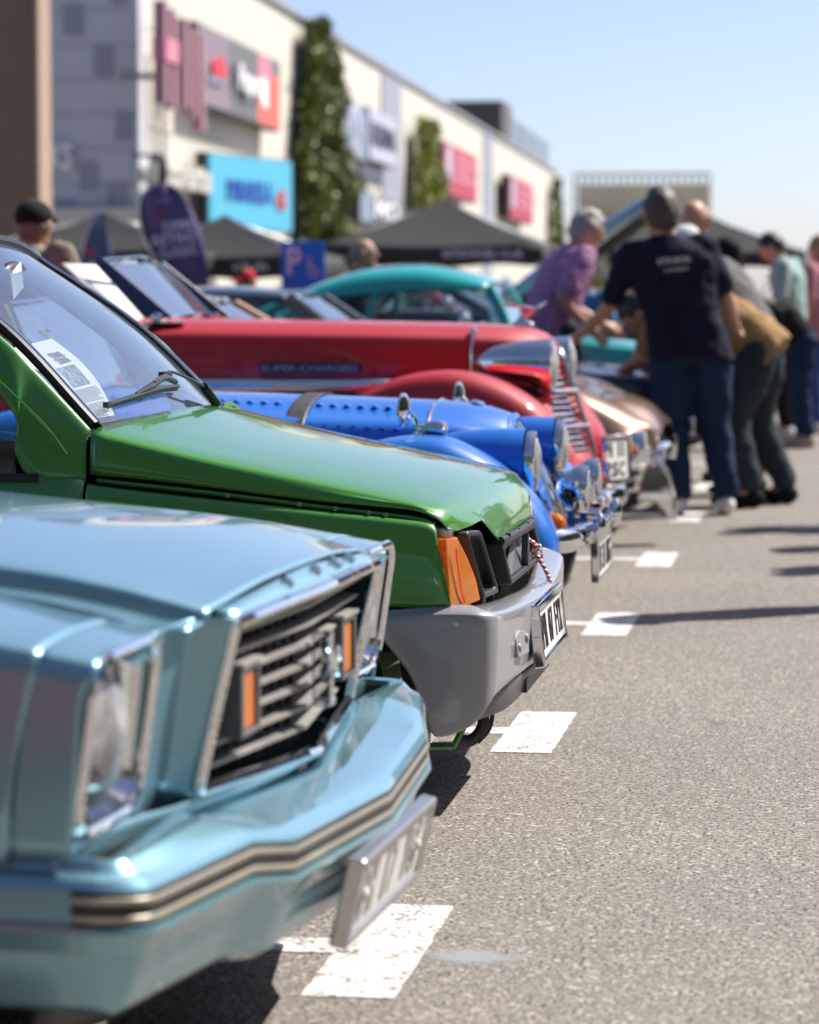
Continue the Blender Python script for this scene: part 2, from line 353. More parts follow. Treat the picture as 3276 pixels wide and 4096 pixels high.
def ghost():
    m, nt, b = newmat('road_ghost'); co = coords(nt, world=True); b.inputs['Base Color'].default_value = (0.40, 0.40, 0.41, 1); b.inputs['Roughness'].default_value = 0.8
    mp = nt.nodes.new('ShaderNodeVectorMath'); mp.operation = 'SUBTRACT'; mp.inputs[1].default_value = (-0.60, 4.80, 0); nt.links.new(co, mp.inputs[0])
    sc = nt.nodes.new('ShaderNodeVectorMath'); sc.operation = 'MULTIPLY'; sc.inputs[1].default_value = (5.5, 7.5, 0); nt.links.new(mp.outputs[0], sc.inputs[0])
    ln = nt.nodes.new('ShaderNodeVectorMath'); ln.operation = 'LENGTH'; nt.links.new(sc.outputs[0], ln.inputs[0])
    ad = nt.nodes.new('ShaderNodeMath'); ad.operation = 'ADD'; nt.links.new(ln.outputs['Value'], ad.inputs[0]); nt.links.new(nz(nt, co, 45.0, 6, 0.8), ad.inputs[1])
    f = ramp(nt, ad.outputs[0], [(0.75, (0.55, 0.55, 0.55)), (1.0, (0.0, 0.0, 0.0))])
    tr = nt.nodes.new('ShaderNodeBsdfTransparent'); mx = nt.nodes.new('ShaderNodeMixShader'); nt.links.new(f, mx.inputs[0]); nt.links.new(tr.outputs[0], mx.inputs[1]); nt.links.new(b.outputs[0], mx.inputs[2]); nt.links.new(mx.outputs[0], nt.nodes['Material Output'].inputs[0])
    return m
M['road_ghost'] = ghost()
# buildings
M['cream'] = plain('cream_panel', (0.62, 0.59, 0.51), 0.75, 0, 0.05, 0.6)
M['wall_grey'] = plain('grey_cladding', (0.53, 0.55, 0.60), 0.6, 0, 0.05, 0.8)
M['wall_dark'] = plain('slate_cladding', (0.30, 0.32, 0.38), 0.6, 0, 0.06, 0.8)
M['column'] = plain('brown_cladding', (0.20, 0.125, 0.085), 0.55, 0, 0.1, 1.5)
M['trim'] = plain('grey_trim', (0.30, 0.31, 0.33), 0.5)
M['joint'] = plain('joint_grey', (0.38, 0.37, 0.34), 0.8)
M['louvre'] = plain('louvre_brown', (0.115, 0.10, 0.095), 0.6, 0, 0.1)
M['rail_glass'] = thin_glass('balustrade_glass', (0.80, 0.90, 0.93), 0.0, 1.5, 0.05)
M['lattice'] = plain('lattice_stone', (0.62, 0.57, 0.45), 0.8, 0, 0.15, 2)
M['far_wall'] = plain('far_wall', (0.45, 0.42, 0.35), 0.8, 0, 0.2, 0.5)
for k, c in dict(sky_sign=(0.10, 0.50, 0.72), sign_blue=(0.01, 0.10, 0.40), sign_white=(0.85, 0.85, 0.86), sign_red=(0.60, 0.03, 0.05), sign_coral=(0.75, 0.13, 0.10), sign_pink=(0.60, 0.22, 0.30),
                 sign_dusty=(0.42, 0.23, 0.27), sign_mauve=(0.24, 0.19, 0.22), sign_char=(0.14, 0.14, 0.145), sign_navy=(0.02, 0.035, 0.08), sign_slate=(0.22, 0.27, 0.36), sign_lilac=(0.45, 0.46, 0.56), crimson=(0.42, 0.035, 0.075),
                 flag_purple=(0.10, 0.07, 0.20), flag_lilac=(0.30, 0.15, 0.46), flag_navy=(0.05, 0.075, 0.17), tent=(0.017, 0.016, 0.0155), text_lilac=(0.72, 0.66, 0.88), p_blue_sign=(0.015, 0.18, 0.70), sign_bone=(0.62, 0.60, 0.54)).items():
    M[k] = plain('s_' + k, c, 0.55 if k not in ('tent', 'flag_purple', 'flag_lilac', 'flag_navy') else 0.7, 0, 0.06, 3)
def leaf(name, a, b2):
    m, nt, b = newmat(name); oi = nt.nodes.new('ShaderNodeNewGeometry')
    c = ramp(nt, oi.outputs['Random Per Island'], [(0.0, a), (0.6, b2), (1.0, tuple(min(1, x * 1.5) for x in b2))])
    nt.links.new(c, b.inputs['Base Color']); b.inputs['Roughness'].default_value = 0.5
    b.inputs['Transmission Weight'].default_value = 0.0; b.inputs['Subsurface Weight'].default_value = 0.0
    return m
M['ivy'] = leaf('ivy_leaf', (0.026, 0.048, 0.008), (0.145, 0.175, 0.028)); M['ivy2'] = leaf('vine_leaf', (0.055, 0.08, 0.010), (0.27, 0.29, 0.03)); M['bush'] = leaf('bush_leaf', (0.06, 0.09, 0.015), (0.24, 0.27, 0.03))
M['bark'] = plain('bark', (0.07, 0.05, 0.035), 0.9, 0, 0.3, 20)
# ------------------------------------------------------------------ ground and markings
ground = ob('asphalt_ground', gsurf([[(-400, -60, 0), (400, -60, 0)], [(-400, 900, 0), (400, 900, 0)]], 1, 1), M['asphalt'], None, False, kind='structure')
def tmark(y, dx=0.0, w=0.72):
    x0, x1 = -0.835 + dx, -0.683 + dx; s = 0.055
    random.seed(int(y * 100))
    P = [(-5.6, y - s), (x0, y - s), (x0, y - w / 2), (x1, y - w / 2), (x1, y + w / 2), (x0, y + w / 2), (x0, y + s), (-5.6, y + s)]
    fine = []
    for i in range(len(P)):                      # slightly ragged paint edge
        a, b = Vector(P[i]), Vector(P[(i + 1) % len(P)]); n = max(1, int((b - a).length / 0.03)) if (b - a).length < 1 else int((b - a).length / 0.12)
        for k in range(n):
            q = a.lerp(b, k / n); fine.append((q.x + random.uniform(-.0018, .0018), q.y + random.uniform(-.0018, .0018), 0.002))
    n = len(fine)
    ob('parking_mark', (fine, [tuple(range(n))]), M['road_white'], ground, False)
for y in (2.28, 4.845, 7.40, 9.96, 12.54, 15.1, 17.65, 20.2, 22.8): tmark(y)
ob('faded_mark', gprism([(-0.681, 4.62, 0.0012), (-0.40, 4.62, 0.0012), (-0.40, 4.98, 0.0012), (-0.681, 4.98, 0.0012)], (0, 0, -0.0006)), M['road_ghost'], ground, False)

# ------------------------------------------------------------------ long commercial building on the left
FX0, FT = -12.0, -0.021                          # facade plane x = FX0 + FT*y
def fx(y): return FX0 + FT * y
bld = empty('commercial_building', (fx(70), 70, 0), 0, label='long cream commercial building with signs and ivy behind the parked cars', cat='building')
def bl(p): return (p[0] - fx(70), p[1] - 70, p[2])
def fpanel(y0, y1, z0, z1, out=0.0, th=0.3):
    return [bl(p) for p in ((fx(y0) + out, y0, z0), (fx(y1) + out, y1, z0), (fx(y1) + out, y1, z1), (fx(y0) + out, y0, z1))]
HT = 8.3
def zroof(y): return HT
ob('wall', gprism([bl((fx(54.6) - .1, 54.6, 0)), bl((fx(160) - .1, 160, 0)), bl((fx(160) - 16, 160, 0)), bl((fx(54.6) - 16, 54.6, 0))], (0, 0, HT - 0.1)), M['joint'], bld, False)
random.seed(3)
ys = [54.2, 60.5, 66.6, 73.3, 80, 87.2, 94.5, 102.5, 111, 119.5, 129, 139, 149, 160]
zs = [0.0, 2.6, 4.5, 6.4, HT]
for i in range(len(ys) - 1):
    for j in range(len(zs) - 1):
        y0, y1, z0, z1 = ys[i] + .02, ys[i + 1] - .02, zs[j] + .015, zs[j + 1] - .015
        ob('panel', gprism(fpanel(y0, y1, z0, z1), (-0.12, 0, 0)), M['cream'], bld, False)
ob('roof_edge', gprism([bl((fx(53.9) + .1, 53.9, HT)), bl((fx(160.2) + .1, 160.2, HT)), bl((fx(160.2) - 1, 160.2, HT)), bl((fx(53.9) - 1, 53.9, HT))], (0, 0, 0.14)), M['trim'], bld, False)
for (y, w) in ((88.2, 4.6), (119.4, 4.0), (73.6, 2.2)):
    ob('slate_strip', gprism(fpanel(y, y + w, 0.3, HT - .1, 0.05), (-0.04, 0, 0)), M['wall_dark'], bld, False)
ob('roof_plant', [gbox(bl((fx(131) - 2.6, 133, 9.3)), (4.6, 4, 2.0))] , M['louvre'], bld, False)
for k in range(9): ob('louvre_blade', gbox(bl((fx(131) - 2.6, 130.95, 8.5 + k * .21)), (4.7, .16, .05)), M['louvre'], bld, False)
for y in (137.5, 144.5, 151.5, 158.5): ob('balustrade_pane', gbox(bl((fx(y) - .6, y, 9.1)), (.05, 6.8, 1.9)), M['rail_glass'], bld, False)
# gable wall in grey cladding that faces the car park
GY = 53.84; gx0, gx1 = -21.5, fx(54) + .05
ob('gable_wall', gbox(bl(((gx0 + gx1) / 2, GY + .3, 5.6)), (gx1 - gx0, .6, 5.3)), M['wall_grey'], bld, False)
for (px, z, w, h) in ((-14.34, 6.48, .38, .58), (-13.76, 5.7, .36, .58), (-13.36, 4.48, .32, .54), (-14.06, 3.54, .34, .54), (-14.34, 7.6, .38, .5), (-13.5, 3.15, .4, .5), (-15.0, 5.2, .36, .55), (-15.6, 6.6, .4, .5), (-14.62, 2.98, .6, .2), (-13.45, 7.0, .3, .5)):
    ob('slate_tile', gbox(bl((px, GY - .02, z)), (w, .05, h)), M['wall_dark'], bld, False)
for z in (3.4, 4.05, 4.7, 5.35, 6.0, 6.65, 7.3): ob('cladding_joint', gbox(bl(((gx0 + gx1) / 2, GY - .004, z)), (gx1 - gx0, .02, .018)), M['wall_dark'], bld, False)
ob('cafe_letters', gtext('STARBUCKS', bl((-15.35, GY - .14, 3.9)), (1, 0, 0), (0, 0, 1), .52, 2.0, .1, bold=.045), M['sign_white'], bld, False)
ob('awning_band', gbox(bl((-15.2, GY - .1, 2.75)), (5.0, .7, .34)), M['cream'], bld, False)

# ------------------------------------------------------------------ signs fixed to the facade
def fsign(name, y0, y1, z0, z1, mat, label, th=.22, out=.45, text=None, x1off=0.0):
    o = empty(name, (fx(y0) + out, y0, z0), 0, label=label, cat='sign')
    dx = fx(y1) + out + x1off - fx(y0) - out
    d = Vector((dx, y1 - y0, 0)); n = Vector((d.y, -d.x, 0)).normalized()
    if n.x < 0: n = -n
    def q(s, z, t=0.0): return tuple(d * s + Vector((0, 0, z)) + n * t)
    ob('panel', gprism([q(0, 0), q(1, 0), q(1, z1 - z0), q(0, z1 - z0)], tuple(n * -th)), mat, o, False)
    ob('edge', gprism([q(-.012, -.03, -.06), q(1.012, -.03, -.06), q(1.012, z1 - z0 + .03, -.06), q(-.012, z1 - z0 + .03, -.06)], tuple(n * -(th + .03))), M['ink'], o, False)
    return o, q, d, n
o, q, d, n = fsign('billboard', 58.7, 62.5, 2.70, 4.21, M['sky_sign'], 'pale blue billboard with dark blue lettering on the cream wall', x1off=1.08)
ob('lettering', gtext('PARALELA', q(.47, .80, .02), tuple(d), (0, 0, 1), .44, d.length * .55, .03, bold=.02), M['eu_blue'], o, False)
ob('number', gtext('45', q(.85, .66, .02), tuple(d), (0, 0, 1), .42, d.length * .13, .03, bold=.03), M['red_ink'], o, False)
o, q, d, n = fsign('wide_sign', 57.6, 67.3, 5.18, 6.76, M['sign_char'], 'wide charcoal sign with white script lettering and a red end panel')
ob('mauve_field', gprism([q(0.005, .02, .004), q(.34, .02, .004), q(.34, 1.55, .004), q(0.005, 1.55, .004)], tuple(n * -.003)), M['sign_mauve'], o, False)
ob('red_field', gprism([q(.70, .02, .004), q(.995, .02, .004), q(.995, 1.2, .004), q(.86, 1.2, .004), q(.86, 1.55, .004), q(.70, 1.55, .004)], tuple(n * -.003)), M['sign_coral'], o, False)
ob('pink_field', gprism([q(.70, 1.05, .006), q(.88, 1.05, .006), q(.88, 1.55, .006), q(.70, 1.55, .006)], tuple(n * -.001)), M['sign_pink'], o, False)
ob('white_lettering', gtext('Pepco', q(.53, .72, .10), tuple(d), (0, 0, 1), .72, d.length * .30, .12, bold=.02), M['sign_white'], o, False)
ob('red_emblem', gprism([q(.12, .62, .08), q(.27, .66, .08), q(.27, .98, .08), q(.20, 1.06, .08), q(.12, .88, .08)], tuple(n * -.08)), M['sign_red'], o, False)
ob('dark_emblem', gprism([q(.08, .45, .06), q(.25, .52, .06), q(.24, .64, .06), q(.09, .62, .06)], tuple(n * -.06)), M['sign_slate'], o, False)
ob('white_panel', gprism([q(.74, .42, .02), q(.82, .38, .02), q(.82, 1.0, .02), q(.74, 1.1, .02)], tuple(n * -.01)), M['sign_white'], o, False)
# tall letters standing off the wall
hs = empty('letter_sign', (fx(53.3) + .6, 53.3, 4.5), 0, label='tall dusty pink block letters standing off the wall', cat='sign')
for (y, z0, z1, w) in ((0.0, 4.85, 6.75, .3), (.75, 4.8, 6.66, .3), (1.9, 4.9, 6.6, .3), (2.7, 4.8, 6.5, .3), (3.5, 4.55, 6.4, .3)):
    ob('letter_stroke', gbox((0 - .02 * y, y, (z0 + z1) / 2 - 4.5), (.22, w * .9, z1 - z0)), M['sign_dusty'], hs, False)
ob('letter_bar', gbox((.02, .3, 5.85 - 4.5), (.26, 1.1, .42)), M['sign_pink'], hs, False)
for y in (.5, 2.8): ob('standoff', gbox((-.55, y, .9), (.7, .12, .12)), M['trim'], hs, False)
# cursive restaurant lettering
rl = empty('restaurant_letters', (fx(52.6) + .4, 53.0, 3.45), 0, label='white cut out restaurant lettering above the dark tents', cat='sign')
ob('lettering', gtext('ristorante', (0, 2.8, .2), (FT, 1, 0), (0, 0, 1), .56, 5.4, .14, bold=.015), M['sign_bone'], rl, False)
ob('bracket_rail', gbox((-.3, 2.8, .2), (.1, 5.4, .08)), M['trim'], rl, False)
lm = empty('wall_lamp', (fx(53) + .5, 53.4, 3.4), 0, label='dark wall lantern beside the white restaurant lettering', cat='lamp')
ob('lantern_body', glathe([(0.02, .55), (.16, .45), (.2, .1), (.12, -.2), (.03, -.3)], (0, 0, 0), (0, 0, 1), 12), M['ink'], lm)
ob('arm', gbox((-.25, 0, .5), (.5, .06, .06)), M['ink'], lm, False)
o, q, d, n = fsign('badge_sign', 76.8, 82.0, 5.18, 6.64, M['sign_slate'], 'slate blue sign with a pale oval badge between the ivy columns')
ob('oval', glathe([(.0, 0), (.74, 0), (.74, .02), (0, .02)], q(.5, .8, .01), tuple(n), 30, .98 * d.length / 2 / .9 * .5, 1.0), M['sign_lilac'], o, False)
ob('badge_text', gtext('A', q(.5, .8, .05), tuple(d), (0, 0, 1), .8, d.length * .3, .02), M['sign_slate'], o, False)
o, q, d, n = fsign('name_sign', 82.5, 88.4, 5.3, 6.73, M['sign_lilac'], 'pale lilac sign with dark lettering right of the oval badge')
ob('lettering', gtext('ELENA', q(.5, .75, .03), tuple(d), (0, 0, 1), .62, d.length * .85, .04, bold=.02), M['sign_navy'], o, False)
o, q, d, n = fsign('small_sign', 83.4, 87.8, 4.85, 5.2, M['sign_lilac'], 'small pale sign plate below the lilac sign', .06, .08)
o, q, d, n = fsign('shop_sign', 80.5, 89.6, 3.45, 4.2, M['sign_navy'], 'dark shop sign with white letters low on the wall')
ob('lettering', gtext('MO', q(.62, .45, .03), tuple(d), (0, 0, 1), .55, d.length * .6, .04, bold=.02), M['sign_white'], o, False)
ob('blue_field', gprism([q(.01, .02, .004), q(.3, .02, .004), q(.3, .88, .004), q(.01, .88, .004)], tuple(n * -.003)), M['sign_slate'], o, False)
for (y0, y1, z0, z1, lab) in ((100.0, 111.2, 5.0, 6.75, 'larger crimson sign with white lines, nearer of the two'), (125.2, 137.3, 4.9, 6.7, 'smaller crimson sign with white lines, farther of the two')):
    o, q, d, n = fsign('crimson_sign', y0, y1, z0, z1, M['crimson'], lab, .3, .6)
    H = z1 - z0
    ob('emblem', gprism([q(.06, .25 * H, .01), q(.22, .25 * H, .01), q(.22, .92 * H, .01), q(.06, .92 * H, .01)], tuple(n * -.006)), M['sign_lilac'], o, False)
    for k, w in enumerate((.62, .5, .58)): ob('text_line', gbox(q(.32 + w / 2, (.78 - .2 * k) * H, .01), (.02, w * d.length, .10 * H), Matrix.Rotation(math.atan2(-d.x, d.y), 3, 'Z')), M['sign_pink'], o, False)

# ------------------------------------------------------------------ brown clad column on the far left
tc = empty('clad_column', (-11.66, 40.5, 0), 0, label='tall brown clad column at the left edge before the grey wall', cat='column')
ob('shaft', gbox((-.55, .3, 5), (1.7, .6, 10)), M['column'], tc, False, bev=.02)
ob('sunlit_face', gbox((.335, .3, 5), (.06, .64, 10)), plain('sunlit_brown', (0.42, 0.29, 0.20), .5), tc, False)  # paler brown paints sunlight onto the column's right face

# ------------------------------------------------------------------ ivy columns
def leaf_mass(name, pts, size, mat, parent, n):
    vs = []; fs = []
    for i in range(n):
        c = pts(); a = Vector((random.gauss(0, 1), random.gauss(0, 1), random.gauss(0, 1))).normalized(); b = a.orthogonal().normalized(); b.rotate(Quaternion(a, random.uniform(0, 6.28))); t = a.cross(b)
        s = size * random.uniform(.6, 1.35); k = len(vs)
        vs += [c - b * s * .5, c + t * s * .38 + a * s * .08, c + b * s * .6, c - t * s * .38 + a * s * .08]; fs.append((k, k + 1, k + 2, k + 3))
    return ob(name, (vs, fs), mat, parent, False)
def ivy(y0, y1, z1, bulge, label, n, mat, size=.22, lean=0.0):
    o = empty('ivy_column', (fx(y0) + .2, (y0 + y1) / 2, 0), 0, label=label, cat='ivy', group='climbing ivy on the facade')
    hw = (y1 - y0) / 2
    blobs = [(random.uniform(0, z1), random.uniform(-.8, .8), random.uniform(.5, 1.0)) for _ in range(40)]
    def p():
        while True:
            z = random.uniform(0.1, z1) if random.random() < .5 else None
            if z is None: bz, by, br = random.choice(blobs); z = min(max(bz + random.gauss(0, .35), .1), z1 + .15); yy = by * hw + random.gauss(0, .3) * hw
            else: yy = random.uniform(-1, 1) * hw
            w = (1.0 - .55 * (z / z1) ** 1.5) * (.8 + .35 * noise.noise(Vector((z * .9, y0, 3.0)))); yy = yy * w + lean * z
            depth = bulge * (1.0 - .62 * z / z1) * (0.55 + .45 * noise.noise(Vector((z * 1.3, yy * .7, y0))))
            return Vector((random.uniform(0, 1) ** .6 * max(depth, .1), yy, z))
    leaf_mass('foliage', p, size, mat, o, n)
    for k in range(4): ob('stem', gtube([(.05, hw * (k - 1.5) * .4, 0), (.12, hw * (k - 1.2) * .3, z1 * .4), (.06, hw * (k - 1.5) * .25, z1 * .85)], [.05, .035, .015], 6, 4), M['bark'], o)
ivy(69.9, 76.8, 8.2, 1.8, 'tallest ivy column climbing the wall beside the blue billboard', 26000, M['ivy'], .15)
ivy(92.4, 99.0, 7.1, 1.9, 'middle ivy column right of the lilac sign', 15000, M['ivy2'], .15)
ivy(152, 158, 7.6, 1.2, 'farthest ivy column at the end of the cream wall', 2500, M['ivy'], .3)

# ------------------------------------------------------------------ far lattice building, low wall and trees at the horizon
fb = empty('lattice_building', (-11.3, 170, 0), 0, label='distant beige building wrapped in a lattice screen', cat='building')
ob('wall', gbox((0, 3.2, 4.05), (7.6, 5, 8.1)), M['far_wall'], fb, False)
random.seed(11)
for k in range(20): ob('lattice_post', gbox((-3.95 + k * .415, 0, 4.35), (.14, .14, 8.7)), M['lattice'], fb, False)
for k in range(13): ob('lattice_rail', gbox((0, -.02, .6 + k * .675), (8.0, .12, .16)), M['lattice'], fb, False)
def lowwall(x0, x1, y, h, label, mat): return ob('boundary_wall', gprism([(x0, y, 0), (x1, y + 4, 0), (x1, y + 5, 0), (x0, y + 1, 0)], (0, 0, h)), mat, None, False, label=label, cat='wall')
lowwall(-3.5, 40, 210, 2.6, 'pale low boundary wall far off at the horizon', M['far_wall'])
for i, (x, y, h) in enumerate(((4, 200, 4.2), (-1.8, 205, 3.6), (11, 196, 4.6))):
    o = empty('distant_tree', (x, y, 0), 0, label=['distant round tree just right of the crowd', 'small distant tree behind the crowd', 'distant tree outside the right edge'][i], cat='tree', group='trees at the horizon')
    ob('trunk', gtube([(0, 0, 0), (.1, 0, h * .4), (0, .1, h * .7)], [.2, .14, .06], 6, 3), M['bark'], o)
    leaf_mass('crown', lambda: Vector((random.gauss(0, .9), random.gauss(0, .9), h * .68 + random.gauss(0, .55))), .35, M['ivy'], o, 1500)

# ------------------------------------------------------------------ out of view: trees mirrored in paintwork, plus blocks added to cut fill light
random.seed(21)
rear_slab = empty('rear_light_blocker', (-4, -17, 0), 0, label='added dark block behind the camera, cutting fill light and darkening paint reflections', cat='building')  # unseen block added to darken reflections and cut light from behind
ob('wall', gbox((0, -4, 7), (60, 8, 14)), plain('rear_blocker_dark', (.055, .052, .05), .6), rear_slab, False)
for k in range(18):
    for z in (1.7, 4.8, 7.9, 11.0): ob('window', gbox((-27.2 + k * 3.2, .02, z), (2.2, .08, 1.5)), M['dark_glass'], rear_slab, False)
for i, (x, y, h) in enumerate(((13, -8, 6.5), (14.5, -2.5, 7.2), (13.2, 3.5, 6.2), (14.8, 9, 7.0), (13.6, 15, 6.4), (15.2, 21.5, 7.4))):
    o = empty('kerbside_tree', (x, y, 0), 0, label='kerbside tree %s outside the right edge' % ['first behind the camera', 'second behind the camera', 'third, level with the blue coupe', 'fourth, level with the roadster', 'fifth, level with the bronze car', 'sixth, beyond the crowd'][i], cat='tree', group='trees along the right kerb')
    ob('trunk', gtube([(0, 0, 0), (.08, .05, h * .3), (0, .1, h * .6)], [.17, .13, .07], 8, 4), M['bark'], o)
    for a in range(4): ob('limb', gtube([(.03, .05, h * .35), (.6 * math.cos(a * 1.6), .6 * math.sin(a * 1.6), h * .55), (1.1 * math.cos(a * 1.6 + .3), 1.1 * math.sin(a * 1.6 + .3), h * .75)], [.07, .04, .02], 6, 3), M['bark'], o)
    cl = [(random.gauss(0, .8), random.gauss(0, .8), h * .64 + random.gauss(0, .9)) for _ in range(26)]
    def tp():
        c = random.choice(cl); return Vector((c[0] + random.gauss(0, .42), c[1] + random.gauss(0, .42), c[2] + random.gauss(0, .38)))
    leaf_mass('crown', tp, .26, M['ivy'], o, 3200)

slab = empty('side_light_blocker', (25, 18, 0), 0, label='added dark light-blocking hall beyond the kerbside trees, outside the right edge', cat='building')  # unseen mass added only to cut sky fill from the right
ob('wall', gbox((5, 0, 6), (10, 70, 12)), plain('side_blocker_dark', (.07, .065, .06), .6), slab, False)
for k in range(16): ob('window', gbox((-.02, -32 + k * 4.2, 5.5), (.08, 2.6, 6.0)), M['dark_glass'], slab, False)
# ------------------------------------------------------------------ shared car pieces
def wheel(parent, u, v, r, w, rimmat, hub=None, r_in=None):
    s = -1 if v < 0 else 1; ri = r_in or r * .62
    rim = ob('wheel', [glathe([(0.0, s * w * .36), (ri * .35, s * w * .40), (ri * .42, s * w * .25), (ri * .9, s * w * .30), (ri, s * w * .42), (ri, -s * w * .4), (0, -s * w * .4)], (u, v, r), (0, 1, 0), 28)], rimmat, parent)
    ob('tyre', glathe([(ri * .97, w * .42), (ri * 1.05, w * .5), (r * .9, w * .5), (r * .985, w * .40), (r, w * .2), (r, -w * .2), (r * .985, -w * .40), (r * .9, -w * .5), (ri * 1.05, -w * .5), (ri * .97, -w * .42)], (u, v, r), (0, 1, 0), 36), M['rubber'], rim)
    return rim
def plate(parent, c, wdt, h, tilt, text, frame_mat, base=None, ink=None, band=True, yaw=0.0, ro=True, two=None, th=.008, fw=.009):
    """number plate facing +u; width runs along v; local axes from tilt (top leans forward by tilt)"""
    base = base or M['white']; ink = ink or M['ink']
    Rm = Matrix.Translation(Vector(c)) @ Matrix.Rotation(yaw, 4, 'Z') @ Matrix.Rotation(tilt, 4, 'Y')
    p = ob('number_plate', [xf(gbox((0, 0, 0), (th, wdt, h)), Rm)], base, parent, False, bev=.002)
    a, b = wdt / 2 + fw, h / 2 + fw
    def rr(hw, hh, u): return [Rm @ Vector((u, y, z)) for y, z in ((-hw, -hh), (hw, -hh), (hw, hh), (-hw, hh))]
    f = ob('plate_frame', gring(rr(a, b + .004, .012), rr(wdt / 2 - .004, h / 2 - .004, .012), tuple(Rm.to_3x3() @ Vector((-.026, 0, 0)))), frame_mat, p, False, bev=.004)
    x = tuple(Rm.to_3x3() @ Vector((0, 1, 0))); y = tuple(Rm.to_3x3() @ Vector((0, 0, 1)))
    def row(t, vc, zc, hh, ww):
        cw = ww / len(t)
        for i, ch in enumerate(t):
            if ch != ' ': ob('character', gtext(ch, Rm @ Vector((th / 2 + .001, vc - ww / 2 + cw * (i + .5), zc)), x, y, hh, cw * (.30 if ch in '1I' else .76), .003, bold=.008), ink, p, False)
    if two:
        for k, t in enumerate(two): row(t, .0, h * (.22 - .46 * k), h * .34, wdt * .72)
    else: row(text, .02 if band else 0, 0, h * .70, wdt * (.84 if band else .9))
    if band:
        ob('country_band', xf(gbox((th / 2 + .001, -wdt / 2 + .022, 0), (.002, .038, h * .96)), Rm), M['eu_blue'], p, False)
        if ro:
            for k, m in enumerate(('eu_blue', 'yellow_ink', 'red_ink')): ob('flag_stripe', xf(gbox((th / 2 + .0025, -wdt / 2 + .010 + .010 * k, .014), (.002, .010, .034)), Rm), M[m], p, False)
    return p
def rrect(cy, cz, hw, hh, rad, n=5):
    out = []
    for (sx, sz, a0) in ((1, 1, 0), (-1, 1, 90), (-1, -1, 180), (1, -1, 270)):
        for k in range(n + 1):
            t = R(a0 + 90 * k / n); out.append((cy + sx * (hw - rad) + rad * math.cos(t), cz + sz * (hh - rad) + rad * math.sin(t)))
    return out
def greenhouse(parent, base, roof, paintm, glassm, pr=.03, crown=.05, trim=None, seats=True, quarter=.55):
    """base/roof = (front u, front half-width, rear u, rear half-width, z front, z rear) of the glass house"""
    bf, bw, br, brw, bz, bzr = base; rf, rw, rr_, rrw, rz, rzr = roof
    A = [(bf, -bw, bz), (bf, bw, bz), (br, brw, bzr), (br, -brw, bzr)]; B = [(rf, -rw, rz), (rf, rw, rz), (rr_, rrw, rzr), (rr_, -rrw, rzr)]
    rows = []
    for t in (0, .12, .35, .65, .88, 1):
        u = rf + (rr_ - rf) * t; w = rw + (rrw - rw) * t; z = rz + (rzr - rz) * t; c = crown * (1 - abs(2 * t - 1) ** 2.2)
        rows.append(sym([(u, -w - .012, z - .03 + c * .3), (u, -w, z + c * .35), (u, -w * .86, z + .018 + c * .8), (u, -w * .45, z + .03 + c), (u, 0, z + .034 + c)]))
    rf_o = ob('roof', gsurf(rows, 3, 3), paintm, parent, solid=.012)
    for i in range(4): ob('pillar', gtube([A[i], tuple((Vector(A[i]) * .5 + Vector(B[i]) * .5) + Vector((0.012 if i < 2 else -.03, 0, 0))), B[i]], pr, 8, 4, ry=pr * 1.3), paintm, parent)
    def pane(nm, pts, bow=(0, 0, 0)):
        P = [Vector(p) for p in pts]; c = sum(P, Vector()) / 4; b = Vector(bow)
        rows = [[P[0], P[0].lerp(P[1], .5) + b, P[1]], [P[0].lerp(P[3], .5) + b * .4, c + b * 1.3, P[1].lerp(P[2], .5) + b * .4], [P[3], P[3].lerp(P[2], .5) + b, P[2]]]
        return ob(nm, gsurf(rows, 4, 4), glassm, parent)
    w = pane('windscreen', [A[0], A[1], B[1], B[0]], (.05, 0, .01)); pane('rear_window', [A[3], A[2], B[2], B[3]], (-.04, 0, .01))
    if trim: ob('windscreen_trim', gtube([A[0], B[0], tuple(Vector(B[0]).lerp(Vector(B[1]), .5) + Vector((.05, 0, .03))), B[1], A[1]], .011, 6, 1), trim, w)
    for s, (i, j) in ((-1, (0, 3)), (1, (1, 2))):
        m0 = Vector(A[i]).lerp(Vector(A[j]), quarter); m1 = Vector(B[i]).lerp(Vector(B[j]), quarter)
        ob('pillar', gtube([m0, m1], pr * .8, 8), paintm, parent)
        pane('side_window', [A[i], tuple(m0), tuple(m1), B[i]], (0, s * .02, 0)); pane('quarter_window', [tuple(m0), A[j], B[j], tuple(m1)], (0, s * .02, 0))
        if trim: ob('window_trim', gtube([tuple(Vector(A[i]) + Vector((0, s * .02, 0))), tuple(Vector(A[j]) + Vector((0, s * .02, 0)))], .008, 6), trim, parent)
    if seats:
        for v in (-.35, .35):
            ob('seat', [gbox((bf - .85, v * .9, bz - .42), (.5, .44, .16)), gbox((bf - 1.08, v * .9, bz - .12), (.14, .44, .5), Matrix.Rotation(R(-12), 3, 'Y')), gbox((bf - 1.13, v * .9, bz + .16), (.09, .24, .12))], M['interior'], parent, False, bev=.03)
    return w
